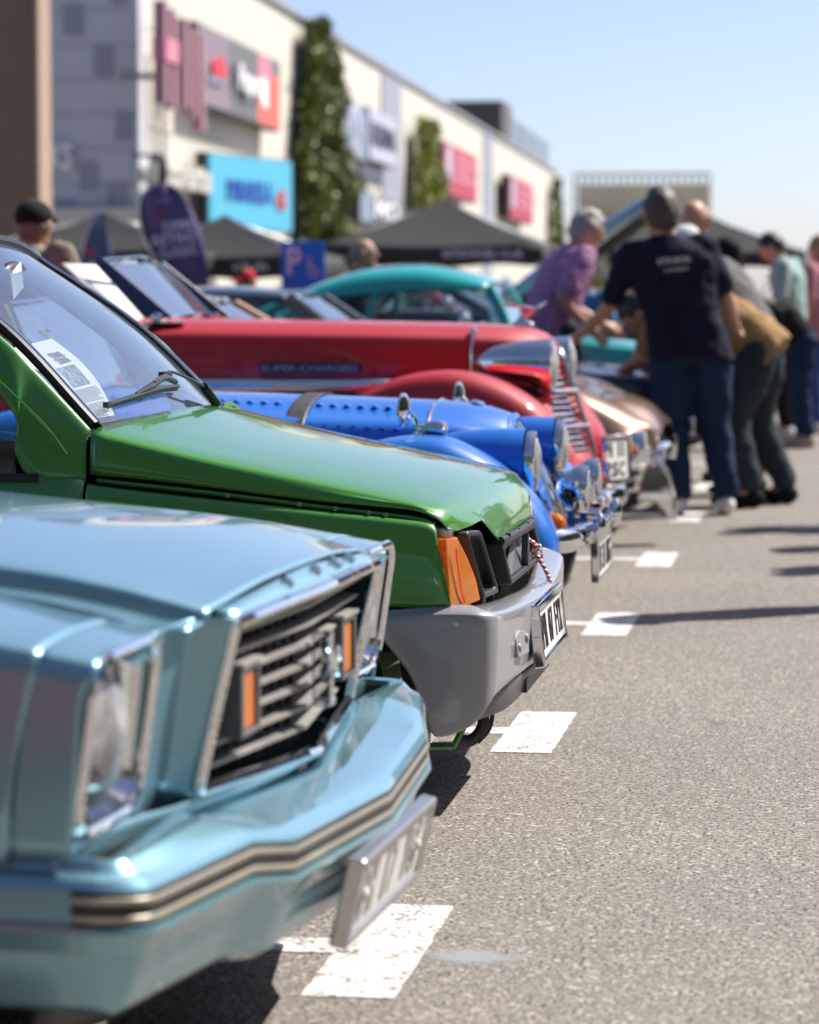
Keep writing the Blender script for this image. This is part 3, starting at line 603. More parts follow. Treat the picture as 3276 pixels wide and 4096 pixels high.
def lampset(parent, u, v, z, r, depth=.06, rimmat=None, glass=True, axis=(1, 0, 0), nm='headlight'):
    rimmat = rimmat or M['chrome']
    h = ob(nm, glathe([(r * .80, -depth), (r * 1.02, -depth * .6), (r * 1.07, 0), (r * 1.04, .012), (r * .95, .014), (r * .93, .006)], (u, v, z), axis, 30), rimmat, parent)
    ob('reflector', glathe([(.0, -depth * .8), (r * .5, -depth * .6), (r * .9, 0)], (u, v, z), axis, 24), M['reflector'], h)
    ob('bulb', glathe([(0, -.012), (r * .16, -.02), (r * .18, -depth * .75)], (u, v, z), axis, 10), M['white'], h)
    ob('lens', glathe([(r * .95, .004), (r * .8, r * .16), (r * .5, r * .27), (0, r * .33)], (u, v, z), axis, 28), M['lamp_glass'], h)
    return h
def shell(parent, name, secs, mat, nu=4, nv=3, solid=0.0):
    """secs: list of (u, [(v,z)...]) half sections from sill to top centre, mirrored"""
    return ob(name, gsurf([sym([(u, -abs(v), z) for v, z in s]) for u, s in secs], nu, nv), mat, parent, solid=solid)

# ------------------------------------------------------------------ pale blue coupe, nearest
car = empty('parked_car', (-0.75, 4.15, 0), -0.05, label='pale blue coupe with black slatted grille, nearest and largest of the row', cat='car')
PB = M['p_blue']
hs_ = [(-.030, .702, .722, .47), (-.085, .716, .734, .478), (-.16, .734, .749, .487), (-.31, .757, .773, .495), (-.76, .795, .814, .50), (-1.28, .83, .85, .52)]
rows = []
for i, (u, zc, z0, vc) in enumerate(hs_):
    k = .012 if i == 0 else 0
    rows.append(sym([(u - .004, -.572, zc - (.016 if i == 0 else .026)), (u - .003, -vc - .014, zc - (.014 if i == 0 else .0245)), (u - .001, -vc - .009, zc - (.012 if i == 0 else .021)), (u, -vc - .005, zc - .004), (u, -vc + .006, zc + .001), (u + k * .3, -vc + .06, zc + .005), (u + k * .7, -.24, z0 - .004), (u + k, 0, z0)]))
ob('hood', gsurf(rows, 5, 3), PB, car, ang=60, solid=.004)
# header strip above the grille with raised letters
rows = [sym([(-.028, -.46, .700), (-.020, -.22, .712), (-.014, 0, .719)]), sym([(-.012, -.458, .697), (-.004, -.22, .705), (.004, 0, .708)]), sym([(-.003, -.455, .688), (.006, -.22, .692), (.013, 0, .694)]), sym([(-.010, -.452, .680), (.0, -.22, .683), (.006, 0, .684)])]
hd = ob('header_panel', gsurf(rows, 4, 5), PB, car, ang=70, solid=.003)
for ch, v, u, z in (('F', -.15, -.003, .711), ('O', 0.0, .001, .714), ('R', .15, -.003, .711), ('D', .27, -.008, .708)):
    ob('letter', gtext(ch, (u, v, z), (0, 1, 0), (-.75, 0, .66), .020, .020, .012, bold=.03), M['chrome'], hd, True, 30)
def fcap(s):
    g = []
    def col(u, zt, dz): return None
    rows = []
    for u, zi, zm, ze, ub in ((-.060, .684, .689, .680, -.034), (-.095, .692, .695, .686, -.028), (-.128, .699, .701, .691, -.045)):
        rows.append([(u, -.578, zi), (u - .002, -.73, zm), (u, -.845, ze + .002), (u - .001, -.868, ze - .012), (u - .008 + ub * .2, -.874, .64), (u + ub * .6, -.876, .56), (u + ub, -.868, .445)])
    return gsurf(rows, 4, 5)
g1 = fcap(-1)
ob('fender_cap', g1, PB, car, ang=50, solid=.004); ob('fender_cap', mir(g1), PB, car, ang=50, solid=.004)
rows = []
for u, zi, zm, ze, zb in ((-.1305, .700, .702, .692, .44), (-.18, .708, .709, .700, .44), (-.31, .732, .731, .720, .43), (-.46, .748, .746, .735, .36), (-.52, .755, .75, .74, .50), (-.60, .76, .756, .745, .60), (-.80, .775, .768, .757, .665), (-1.0, .79, .78, .77, .60), (-1.09, .797, .788, .776, .48), (-1.15, .80, .795, .78, .30), (-1.28, .81, .80, .785, .22)):
    uo = -.045 if u > -.14 else 0
    rows.append([(u, -.578, zi), (u, -.73, zm), (u, -.845, ze + .002), (u, -.868, ze - .012), (u + uo * .2, -.874, max(ze - .05, zb + .02)), (u + uo * .6, -.877, max((ze + zb) / 2, zb + .01)), (u + uo, -.870, zb)])
g1 = gsurf(rows, 3, 5)
ob('front_fender', g1, PB, car, ang=50, solid=.004); ob('front_fender', mir(g1), PB, car, ang=50, solid=.004)
ob('inner_bay', gbox((-.72, 0, .56), (1.1, 1.60, .22)), M['dark'], car, False)
# painted fascia between grille and headlights
def fascia():
    rows = []
    for z, ru in ((.697, 0.0), (.672, -.003), (.575, -.026), (.49, -.046), (.455, -.056), (.425, -.085)):
        rows.append([(-.002 + ru, -.435, min(z, .690)), (-.005 + ru, -.458, min(z, .694)), (-.030 + ru, -.472, min(z, .694)), (-.053 + ru * .8, -.488, min(z, .693)), (-.061 + ru * .65, -.53, min(z, .692)), (-.063 + ru * .55, -.603, min(z, .690)), (-.075 + ru * .5, -.615, min(z, .688))])
    return gsurf(rows, 4, 4)
g1 = fascia(); ob('front_fascia', g1, PB, car, ang=60, solid=.003); ob('front_fascia', mir(g1), PB, car, ang=60, solid=.003)
ob('lower_fascia', gsurf([sym([(-.118, -.868, .474), (-.100, -.80, .470), (-.082, -.62, .458), (-.056, -.46, .452), (.0, 0, .444)]), sym([(-.115, -.868, .43), (-.098, -.80, .43), (-.086, -.62, .42), (-.07, -.46, .41), (-.03, 0, .41)])], 3, 4), PB, car, solid=.003)
# grille
top = [(-.003, -.45, .684), (.006, -.22, .687), (.013, 0, .688), (.006, .22, .687), (-.003, .45, .684)]
path = top + [(-.028, .458, .57), (-.052, .462, .462), (-.028, .22, .452), (.003, 0, .449), (-.028, -.22, .452), (-.052, -.462, .462), (-.028, -.458, .57)]
fine = []
for i in range(len(path)):
    a, b = Vector(path[i]), Vector(path[(i + 1) % len(path)])
    for t in (.02, .5, .98): fine.append(a.lerp(b, t))
gf = ob('grille_frame', gtube(fine, .0095, 8, 1, True, up=(1, 0, 0)), M['chrome'], car)
ob('grille_back', [gbox((-.16, 0, .57), (.02, .94, .26)), gbox((-.118, -.458, .57), (.09, .006, .21)), gbox((-.118, .458, .57), (.09, .006, .21)), gbox((-.10, 0, .685), (.13, .90, .006)), gbox((-.118, 0, .457), (.09, .90, .006))], M['dark'], car, False)
def vline(z, off): # horizontal bar following the prow
    k = (z - .45) / .235; ue = -.052 + .049 * k - off; uc = .003 + .010 * k - off
    return [(ue, -.448, z), (uc, 0, z), (ue, .448, z)]
def gbar(z, off, dep, hgt, v0=-.448, v1=.448):
    L = vline(z, off); pts = [v for v in (v0, -.15, 0, .15, v1) if v0 <= v <= v1]
    def at(v): t = 1 - abs(v) / .448; return L[0][0] + (L[1][0] - L[0][0]) * t
    rows = [[(at(v), v, z - hgt), (at(v), v, z + hgt * .4), (at(v) - dep, v, z + hgt), (at(v) - dep, v, z - hgt), (at(v), v, z - hgt)] for v in pts]
    return gsurf(rows, 1, 1)
for z, dep in ((.664, .022), (.636, .03), (.606, .03), (.576, .03), (.546, .03), (.514, .03), (.484, .03)):
    if z in ():
        for a, b in ((-.235, -.045), (.045, .235)): ob('grille_bar', gbar(z, .015, dep, .0034, a, b), M['bar_plastic'], gf, False)
        for a, b in ((-.448, -.385), (.385, .448)): ob('grille_bar', gbar(z, .02, dep, .0034, a, b), M['bar_plastic'], gf, False)
    else: ob('grille_bar', gbar(z, .018, dep, .0036), M['bar_plastic'], gf, False)
for k in range(21):
    v = -.42 + k * .042; t = 1 - abs(v) / .448
    ob('grille_upright', gprism([(-.088 + .05 * t, v - .002, .455), (-.088 + .05 * t, v + .002, .455), (-.052 + .03 * t, v + .002, .684), (-.052 + .03 * t, v - .002, .684)], (-.03, 0, 0)), M['grey_plastic'], gf, False)
for s in (-1, 1):
    lb = ob('turn_signal', [gring([(-.016, s * .31 + y, .565 + z) for y, z in ((-.052, -.048), (.052, -.048), (.052, .048), (-.052, .048))], [(-.016, s * .31 + y, .565 + z) for y, z in ((-.036, -.040), (.036, -.040), (.036, .040), (-.036, .040))], (-.09, 0, 0))], M['grey_plastic'], car, False, bev=.003)
    ob('amber_lens', gbox((-.036, s * .31, .565), (.03, .072, .08)), M['amber_flat'], lb, False, bev=.004)
    ob('signal_cap', gbox((-.048, s * .31, .617), (.07, .108, .006)), M['bar_plastic'], lb, False)
# running horse emblem
hp = [(-.062, .012), (-.050, .022), (-.036, .020), (-.020, .012), (.000, .014), (.018, .018), (.030, .030), (.040, .040), (.050, .036), (.058, .026), (.050, .022), (.042, .018), (.040, .006), (.052, -.004), (.058, -.016), (.050, -.014), (.040, -.008), (.028, -.008), (.034, -.022), (.022, -.020), (.014, -.008), (-.008, -.008), (-.020, -.006), (-.034, -.018), (-.050, -.024), (-.040, -.012), (-.034, -.002), (-.044, .006), (-.062, -.004)]
em = ob('horse_emblem', gprism([(.030, y * -.75, .578 + z * 1.05) for y, z in hp], (-.014, 0, 0)), M['chrome'], car, False, bev=.003)
ob('emblem_post', [gbox((.012, 0, .575), (.03, .014, .10)), gbox((.014, 0, .522), (.028, .03, .012))], M['chrome'], em, False, bev=.003)
# headlights
for s in (-1, 1):
    out = [(-.060 - .032 * (.69 - z) / .22, y, z) for y, z in rrect(s * .737, .577, .128, .107, .045, 6)]
    outer = [Vector(p) for p in out]; c = Vector((-.125, s * .737, .577))
    ringc = [Vector((-.125, s * .737 + .096 * math.cos(math.atan2(p.z - .577, p.y - s * .737)), .577 + .096 * math.sin(math.atan2(p.z - .577, p.y - s * .737)))) for p in outer]
    hl = ob('headlight_bezel', gtube(outer, .0085, 8, 1, True, up=(1, 0, 0)), M['chrome'], car)
    mid = [Vector((-.118, o_.y + (s * .737 - o_.y) * .10, o_.z + (.577 - o_.z) * .10)) for o_, r_ in zip(outer, ringc)]
    ob('headlight_bucket', gsurf([outer, mid, ringc], 3, 1, lu=True, closed_v=True), M['chrome'], hl)
    ob('headlight_lens', glathe([(.097, 0), (.088, .022), (.055, .044), (0, .054)], (-.122, s * .737, .577), (1, 0, 0), 28), M['lamp_glass'], hl)
    ob('reflector', glathe([(.0, -.07), (.05, -.05), (.095, -.002)], (-.125, s * .737, .577), (1, 0, 0), 24), M['reflector'], hl)
# bumper
half = [(-.62, -.884), (-.20, -.889), (-.088, -.888)] + [(-.075 + .075 * math.sin(R(a)) , -.888 + .060 * (1 - math.cos(R(a)))) for a in range(10, 91, 10)] + [(.052, -.57), (.079, -.46), (.112, 0)]
half[-4] = (.002, -.822)
zoff = [.012, .012, .011] + [.010 - .0005 * k for k in range(9)] + [.014, -.003, -.010]
dback = [.05, .05, .052] + [.054 + .0015 * k for k in range(9)] + [.115, .145, .125]
bp = half + [(u, -v) for u, v in reversed(half[:-1])]; bz = zoff + list(reversed(zoff[:-1])); bd = dback + list(reversed(dback[:-1]))
def bnorm(i):
    a = Vector(bp[max(i - 1, 0)]); b = Vector(bp[min(i + 1, len(bp) - 1)]); d = (b - a).normalized(); return Vector((-d.y, d.x))  # points inwards
def bsec(prof, i0=0, i1=None):
    rows = []
    for i in range(i0, len(bp) if i1 is None else i1):
        n = bnorm(i); p = Vector(bp[i])
        rows.append([(p.x + n.x * (bd[i] if d == 'B' else (bd[i] * .55 if d == 'M' else d)), p.y + n.y * (bd[i] if d == 'B' else (bd[i] * .55 if d == 'M' else d)), z + bz[i]) for d, z in prof])
    return rows
prof = [('B', .432), ('M', .434), (.022, .421), (.008, .414), (.002, .4045), (.0045, .4035), (.0045, .3605), (-.004, .3595), (-.005, .354), (.002, .345), (.016, .325), (.028, .29), (.045, .256), (.06, .247), (.11, .245)]
bumper = ob('front_bumper', gsurf(bsec(prof), 6, 2, lu=True, lv=True), PB, car, ang=12.5, solid=.003)
i0, i1 = 2, len(bp) - 2
ob('rub_strip', gsurf(bsec([(.0035, .4025), (.0005, .400), (.0005, .364), (.0035, .3615)], i0, i1), 4, 1, lu=True), M['black_plastic'], bumper, solid=.002)
for z0 in (.3885, .3665): ob('silver_stripe', gsurf(bsec([(-.001, z0 + .0085), (-.0025, z0 + .007), (-.0025, z0 + .0015), (-.001, z0)], i0, i1), 4, 1, lu=True), M['stripe'], bumper, solid=.001)
ob('front_valance', gsurf([sym([(-.16, -.80, .26), (-.09, -.62, .258), (-.05, -.3, .255), (-.03, 0, .252)]), sym([(-.18, -.78, .20), (-.13, -.58, .19), (-.10, -.3, .185), (-.09, 0, .18)])], 4, 5), M['black_plastic'], car, solid=.01)
plate(car, (.107, 0, .279), .52, .112, R(13), 'PH 17 YGF', M['satin'], M['white'], M['plate_grey'], True, ro=False, fw=.005)
for v in (-.14, .14): ob('plate_bracket', gbox((.085, v, .34), (.02, .05, .06)), M['satin'], car, False)
for v in (-.19, .19): ob('plate_screw', glathe([(.009, 0), (.009, .004), (.004, .007), (0, .0075)], (.114, v, .279), (1, 0, -.22), 10), M['white'], car)
# cabin, rear body, wheels
shell(car, 'rear_body', [(-1.285, [(.80, .20), (.87, .28), (.885, .55), (.87, .77), (.80, .82), (.50, .845), (0, .855)]), (-1.9, [(.80, .19), (.87, .26), (.89, .55), (.87, .80), (.76, .85), (.4, .85), (0, .85)]), (-3.0, [(.80, .19), (.87, .26), (.89, .55), (.87, .83), (.78, .88), (.4, .89), (0, .89)]), (-3.9, [(.78, .24), (.85, .30), (.87, .55), (.85, .83), (.78, .88), (.4, .9), (0, .9)]), (-4.3, [(.74, .34), (.80, .40), (.82, .55), (.8, .78), (.72, .84), (.4, .86), (0, .86)]), (-4.36, [(.5, .4), (.6, .45), (.6, .55), (.6, .7), (.5, .76), (.3, .77), (0, .77)])], PB)
greenhouse(car, (-1.32, .70, -3.35, .68, .86, .90), (-1.85, .56, -2.75, .54, 1.235, 1.22), PB, M['glass'], trim=M['chrome'])
for u in (-.80, -3.25):
    for v in (-.76, .76): wheel(car, u, v, .315, .19, M['satin'])
for v in (-.86, .86): ob('door_mirror', [gell((-1.5, v * 1.10, .92), (.06, .09, .055)), gcyl((-1.5, v * .98, .86), (-1.5, v * 1.06, .90), .015)], M['chrome'], car)
ob('rear_bumper', gsurf([[(-4.20, -.86, .38), (-4.36, -.80, .38), (-4.42, 0, .38), (-4.36, .80, .38), (-4.20, .86, .38)], [(-4.21, -.87, .46), (-4.38, -.80, .46), (-4.44, 0, .46), (-4.38, .80, .46), (-4.21, .87, .46)]], 1, 4), PB, car, solid=.03)
# ------------------------------------------------------------------ green hatchback with grey bumper, in focus
car = empty('parked_car', (-0.64, 6.57, 0), 0.0, label='green hatchback with grey bumper and amber corner lamp, second in the row', cat='car')
PG = M['p_green']
def hoodrow(u, zf, zs, dc=.022):
    return [(u, -.706, zs), (u, -.7045, zs + (zf - zs) * .5), (u, -.700, zf - .011), (u, -.694, zf - .004), (u, -.683, zf), (u, -.650, zf + .005), (u, -.56, zf + dc * .45), (u, -.47, zf + dc * .62), (u, -.44, zf + dc * .68), (u, -.335, zf + dc * .82), (u, -.17, zf + dc * .95), (u, 0, zf + dc)]
rows = [sym([(p[0] + (.035 * (1 - (p[1] / .7) ** 2)), p[1], p[2]) for p in hoodrow(-.893, .838, .748)]), sym(hoodrow(-.76, .807, .737)), sym(hoodrow(-.64, .780, .724)), sym(hoodrow(-.42, .736, .698, .026)), sym(hoodrow(-.25, .702, .684, .026)), sym(hoodrow(-.20, .690, .677, .025))]
rows.append(sym([(-.166, -.700, .662), (-.166, -.697, .667), (-.165, -.690, .672), (-.163, -.680, .676), (-.160, -.667, .679), (-.156, -.642, .682), (-.153, -.56, .686), (-.150, -.47, .689), (-.1495, -.44, .690), (-.148, -.335, .692), (-.146, -.17, .694), (-.145, 0, .695)]))
rows.append(sym([(-.152, -.692, .648), (-.151, -.690, .651), (-.149, -.684, .655), (-.147, -.674, .658), (-.144, -.660, .660), (-.139, -.638, .661), (-.129, -.56, .6635), (-.121, -.47, .666), (-.119, -.44, .6665), (-.115, -.335, .668), (-.112, -.17, .6695), (-.111, 0, .670)]))
rows.append(sym([(-.147, -.684, .640), (-.147, -.682, .640), (-.146, -.677, .639), (-.144, -.668, .638), (-.141, -.655, .637), (-.135, -.632, .636), (-.118, -.56, .641), (-.105, -.47, .6465), (-.102, -.44, .641), (-.093, -.335, .625), (-.089, -.17, .626), (-.088, 0, .626)]))
rows.append(sym([(-.149, -.684, .638), (-.149, -.682, .638), (-.148, -.677, .637), (-.146, -.668, .636), (-.143, -.655, .635), (-.137, -.632, .634), (-.120, -.56, .639), (-.104, -.47, .6445), (-.0985, -.44, .634), (-.081, -.335, .589), (-.079, -.17, .589), (-.0785, 0, .589)]))
hood = ob('hood', gsurf(rows, 5, 2, lv=True), PG, car, ang=60, solid=.003)
ob('hood_inner_edge', gsurf([sym([(-.156, -.665, .636), (-.145, -.45, .630), (-.12, -.33, .60), (-.11, 0, .592)]), sym([(-.26, -.66, .66), (-.26, -.45, .66), (-.26, -.33, .66), (-.26, 0, .66)])], 2, 3), M['dark'], hood)
# hinge rail showing between hood flange and wing, with slotted screws
ob('wing_rail', gtube([(-.88, -.700, .735), (-.64, -.704, .712), (-.40, -.704, .684), (-.22, -.702, .664), (-.17, -.698, .650)], .0055, 8, 5), PG, car)
ob('wing_gap', gsurf([[(-.89, -.690, .76), (-.64, -.692, .74), (-.40, -.692, .71), (-.17, -.690, .665)], [(-.89, -.692, .70), (-.64, -.694, .68), (-.40, -.694, .65), (-.17, -.690, .63)]], 1, 4), M['dark'], car)
for u, z in ((-.60, .708), (-.45, .691), (-.375, .6825), (-.305, .6745), (-.27, .6705)): ob('screw', glathe([(.0055, 0), (.0055, .002), (.003, .0035), (0, .0035)], (u, -.7175, z), (0, -1, .15), 10), PG, car)
for s in (-1, 1):
    rows = []
    for u, zt, zb in ((-.896, .728, .24), (-.88, .724, .30), (-.84, .719, .40), (-.74, .708, .55), (-.60, .694, .59), (-.46, .681, .56), (-.36, .671, .50), (-.31, .667, .487), (-.20, .656, .484), (-.172, .650, .484)):
        dv = 0.0
        rows.append([(u, -.712, zt + .001), (u, -.722, zt), (u, -.732, zt - .010), (u, -.738, zt - .04), (u - .0, -.744, (zt * .6 + zb * .4)), (u, -.744, (zt * .3 + zb * .7)), (u, -.740, zb)])
    rows.append([(-.165, -.712, .640), (-.165, -.722, .639), (-.163, -.730, .632), (-.158, -.736, .605), (-.146, -.740, .56), (-.138, -.740, .52), (-.132, -.738, .490)])
    g1 = gsurf(rows, 2, 4, lu=True); ob('front_wing', g1 if s < 0 else mir(g1), PG, car, ang=55, solid=.004)
    ob('wheel_arch_liner', gsurf([[(-.60 + .335 * math.cos(R(a)), v_, .27 + .335 * math.sin(R(a))) for a in range(-10, 196, 12)] for v_ in (s * .50, s * .735)], 1, 1), PG, car)
    ob('wing_sill', gsurf([[(-.13, s * .735, .487), (-.32, s * .738, .486)], [(-.13, s * .70, .480), (-.32, s * .70, .480)], [(-.13, s * .715, .462), (-.32, s * .715, .462)]], 1, 4), PG, car, solid=.003)
ob('engine_bay', [gbox((-.50, 0, .50), (.62, 1.30, .24)), gbox((-.17, 0, .55), (.06, 1.40, .13))], M['dark'], car, False)
# corner lamps, headlights
for s in (-1, 1):
    f = [(-.146, -.742, .600), (-.141, -.735, .624), (-.128, -.668, .624), (-.111, -.628, .577), (-.097, -.598, .532), (-.090, -.578, .484), (-.117, -.68, .478), (-.132, -.752, .476)]
    b = [(-.19, -.742, .600), (-.19, -.735, .624), (-.165, -.668, .624), (-.15, -.628, .577), (-.14, -.598, .532), (-.135, -.578, .484), (-.165, -.68, .478), (-.19, -.750, .476)]
    n = len(f); f = [Vector((p[0], max(p[1], -.7385), p[2])) for p in f]; b = [Vector((p[0], max(p[1] + .012, -.722), p[2])) for p in b]
    vs = f + b + [Vector((-.1375, -.716, .624))]
    fs = [(0, 1, 2 * n, 6, 7), (2 * n, 2, 3, 4, 5, 6)] + [(i, i + n, (i + 1) % n + n, (i + 1) % n) for i in range(n) if i != 1] + [(1, 1 + n, 2 + n, 2, 2 * n), tuple(range(n, 2 * n))]
    g1 = (vs, fs); L = ob('turn_signal', g1 if s < 0 else mir(g1), M['amber'], car, False, bev=.004, bseg=3)
    # moulded inner facets of the lens
    rib = gtube([(-.1245, -.716, .604), (-.1215, -.706, .560), (-.116, -.692, .515), (-.1115, -.672, .488)], .0022, 6, 4); ob('lens_rib', rib if s < 0 else mir(rib), M['amber'], L)
    o4 = [(-.120, -.622, .632), (-.104, -.505, .626), (-.078, -.385, .482), (-.090, -.548, .485)]
    c4 = sum((Vector(p) for p in o4), Vector()) / 4
    def rnd(P, k):
        out = []
        for i in range(4):
            a, b_, c_ = Vector(P[i - 1]), Vector(P[i]), Vector(P[(i + 1) % 4])
            p0 = b_ + (a - b_).normalized() * k; p1 = b_ + (c_ - b_).normalized() * k
            for t in (0, .25, .5, .75, 1): out.append(p0 * (1 - t) ** 2 + b_ * 2 * t * (1 - t) + p1 * t * t)
        return out
    ou = rnd(o4, .022); inn = [p.lerp(c4, .17) for p in ou]
    mm = (lambda g: g) if s < 0 else mir
    h = ob('headlight_surround', mm(gring([p + Vector((.006, 0, 0)) for p in ou], [p + Vector((.004, 0, 0)) for p in inn], (-.07, 0, 0))), M['black_plastic'], car, True, 30, bev=.004)
    ob('headlight_lens', mm((list(p + Vector((-.016, 0, 0)) for p in inn), [tuple(range(len(inn)))])), M['dark_glass'], h, False)
    ob('lamp_bracket', mm(gbox((-.165, -.655, .618), (.05, .05, .05))), M['satin'], car, False, bev=.004)
# grille
oc = [(-.088, -.335, .586), (-.086, .335, .586), (-.066, .335, .493), (-.068, -.335, .493)]
def rp(k): # inset rectangle on the grille face
    c = [Vector(p) for p in oc]; return [c[0] + Vector((0, k, -k * .75)), c[1] + Vector((0, -k, -k * .75)), c[2] + Vector((0, -k, k * .55)), c[3] + Vector((0, k, k * .55))]
g = ob('grille', gring([p + Vector((.016, 0, 0)) for p in rp(0)], [p + Vector((.016, 0, 0)) for p in rp(.026)], (-.075, 0, 0)), M['black_plastic'], car, False, bev=.006, bseg=3)
ob('grille_inner', [(list(p + Vector((-.012, 0, -.004)) for p in rp(.02)), [(0, 1, 2, 3)])], M['grey_plastic'], g, False)
ob('grille_slat', gprism([(-.07, -.31, .506), (-.094, .0, .560), (-.07, .31, .506)], (.012, 0, -.012)), M['grey_plastic'], g, False, bev=.002)
ob('grille_top_rail', gtube([(-.078, -.332, .588), (-.067, -.2, .590), (-.062, 0, .5905), (-.067, .2, .590), (-.078, .332, .588)], .0105, 10, 5), M['black_plastic'], g)
for v in (-.27, -.12, .05, .2): ob('rail_clip', gbox((-.060 - abs(v) * .03, v, .597), (.012, .010, .008)), M['dark'], g, False)
lz = [(0, .048), (.021, 0), (0, -.048), (-.021, 0)]
ob('diamond_badge', gring([(-.050, y, .533 + z) for y, z in lz], [(-.050, y * .5, .533 + z * .55) for y, z in lz], (-.016, 0, 0)), M['grey_plastic'], g, False, bev=.002)
# bumper
st = [((-.288, -.764), .459, .437), ((-.255, -.765), .463, .402), ((-.212, -.766), .467, .345), ((-.185, -.766), .470, .28), ((-.162, -.765), .472, .224), ((-.10, -.762), .473, .240), ((-.066, -.753), .471, .262), ((-.045, -.728), .468, .288), ((-.037, -.685), .465, .300), ((-.027, -.50), .455, .305), ((-.019, -.28), .447, .302), ((-.014, 0), .442, .297)]
pts = [s_[0] for s_ in st] + [(s_[0][0], -s_[0][1]) for s_ in reversed(st[:-1])]; zt = [s_[1] for s_ in st] + [s_[1] for s_ in reversed(st[:-1])]; zb = [s_[2] for s_ in st] + [s_[2] for s_ in reversed(st[:-1])]
bk = [.03, .03, .035, .04, .045, .05, .055, .065, .07, .06, .055, .045]; bk = bk + list(reversed(bk[:-1]))
rows = []
for i in range(len(pts)):
    a = Vector(pts[max(i - 1, 0)]); b_ = Vector(pts[min(i + 1, len(pts) - 1)]); d = (b_ - a).normalized(); nn = Vector((-d.y, d.x)); p = Vector(pts[i])
    h = zt[i] - zb[i]; S = []
    rz_ = min(.028, h * .4)
    for dd, z in ((bk[i], zt[i] + .014), (bk[i] * .6, zt[i] + .013), (.014, zt[i] + .007), (.004, zt[i] + .001), (.0, zt[i] - rz_ * .35), (.0, zt[i] - h * .35), (.002, zt[i] - h * .6), (.005, zb[i] + h * .12), (.010, zb[i] + h * .02), (.02, zb[i] - .002), (.045, zb[i])):
        S.append((p.x + nn.x * dd, p.y + nn.y * dd, z))
    rows.append(S)
bump_ = ob('front_bumper', gsurf(rows, 4, 3), M['p_grey'], car, ang=55, solid=.004)
bx_ = [(-.041, -.505, .398), (-.034, -.468, .411), (-.025, -.405, .400), (-.022, -.405, .355), (-.034, -.505, .355)]
ob('fog_lamp_blank', gprism([Vector(p) + Vector((.016, 0, 0)) for p in bx_], (-.03, 0, 0)), M['p_grey'], bump_, False, bev=.003)
ob('fog_lamp_blank', mir(gprism([Vector(p) + Vector((.016, 0, 0)) for p in bx_], (-.03, 0, 0))), M['p_grey'], bump_, False, bev=.003)
for v, z in ((-.487, .374), (-.423, .388)): ob('bolt', gell((-.020 + (v + .487) * .14, v, z), (.007, .0105, .011), 12, 8), M['p_grey'], bump_)
# chin spoiler
ob('chin_spoiler', gsurf([sym([(-.125, -.62, .240), (-.062, -.50, .296), (-.03, -.25, .298), (-.024, 0, .296)]), sym([(-.118, -.60, .228), (-.064, -.42, .232), (-.048, -.25, .238), (-.045, 0, .240)]), sym([(-.16, -.60, .228), (-.14, -.42, .234), (-.13, -.25, .240), (-.13, 0, .240)])], 3, 4), M['grey_plastic'], car, solid=.004)
ob('spoiler_grille', gbox((-.038, 0, .262), (.02, .5, .03)), M['black_plastic'], car, False)
# towing eye and subframe under the nose
ob('subframe_rail', [gtube([(-.30, -.52, .165), (-.20, -.505, .162), (-.158, -.50, .163), (-.125, -.50, .225)], .008, 6, 1), gbox((-.27, -.44, .195), (.12, .08, .06))], PG, car, True)
ob('towing_eye', [gtube([(-.155, -.46, .172), (-.132, -.45, .168), (-.115, -.45, .178), (-.100, -.45, .203), (-.104, -.45, .228), (-.122, -.45, .235)], .006, 8, 4, ry=.013), gtube([(-.112, -.45, .165), (-.09, -.44, .19), (-.082, -.44, .222), (-.088, -.44, .25)], .005, 8, 4)], M['black_plastic'], car)
# plate
plate(car, (-.004, 0, .373), .515, .108, R(-6.5), 'PH 07 FYX', M['chrome'], band=True, fw=.012)
# red and white braided cord looped from the grille to the plate
path = [(-.083, .13, .560), (-.072, .18, .553), (-.060, .212, .540), (-.054, .212, .527), (-.052, .205, .514), (-.045, .203, .500), (-.034, .203, .482), (-.026, .206, .462), (-.022, .210, .446), (-.026, .225, .40), (-.026, .26, .36), (-.018, .288, .335)]
base = cr(path, 10)
cord = ob('braided_cord', gtube(base, .0012, 5), M['white'], car)
for k, m in ((0, 'red_ink'), (1, 'white')):
    P = []
    for i, p in enumerate(base):
        t = i * .95 + math.pi * k; P.append(p + Vector((.0030 * math.cos(t), .0030 * math.sin(t), .0012 * math.sin(t))))
    ob('strand', gtube(P, .0030, 6), M[m], cord)
for k in range(7): ob('knot_loop', gtube([Vector((-.055, .212, .525)) + Vector((.009 * math.cos(a + k), .009 * math.sin(a * 1.0 + k * 2), .011 * math.sin(a + k * 1.3))) for a in (0, 1.2, 2.4, 3.6, 4.8, 6.0)], .0032, 6, 3), M['red_ink' if k % 2 else 'white'], cord)
for k in range(9): ob('tassel_thread', gtube([(-.018, .288, .336), (-.014 + .004 * math.cos(k), .290 + .006 * math.sin(k * 2), .318), (-.010 + .007 * math.cos(k * 1.7), .290 + .010 * math.sin(k * 2.3), .296)], .0011, 4, 3), M['red_ink'], cord)
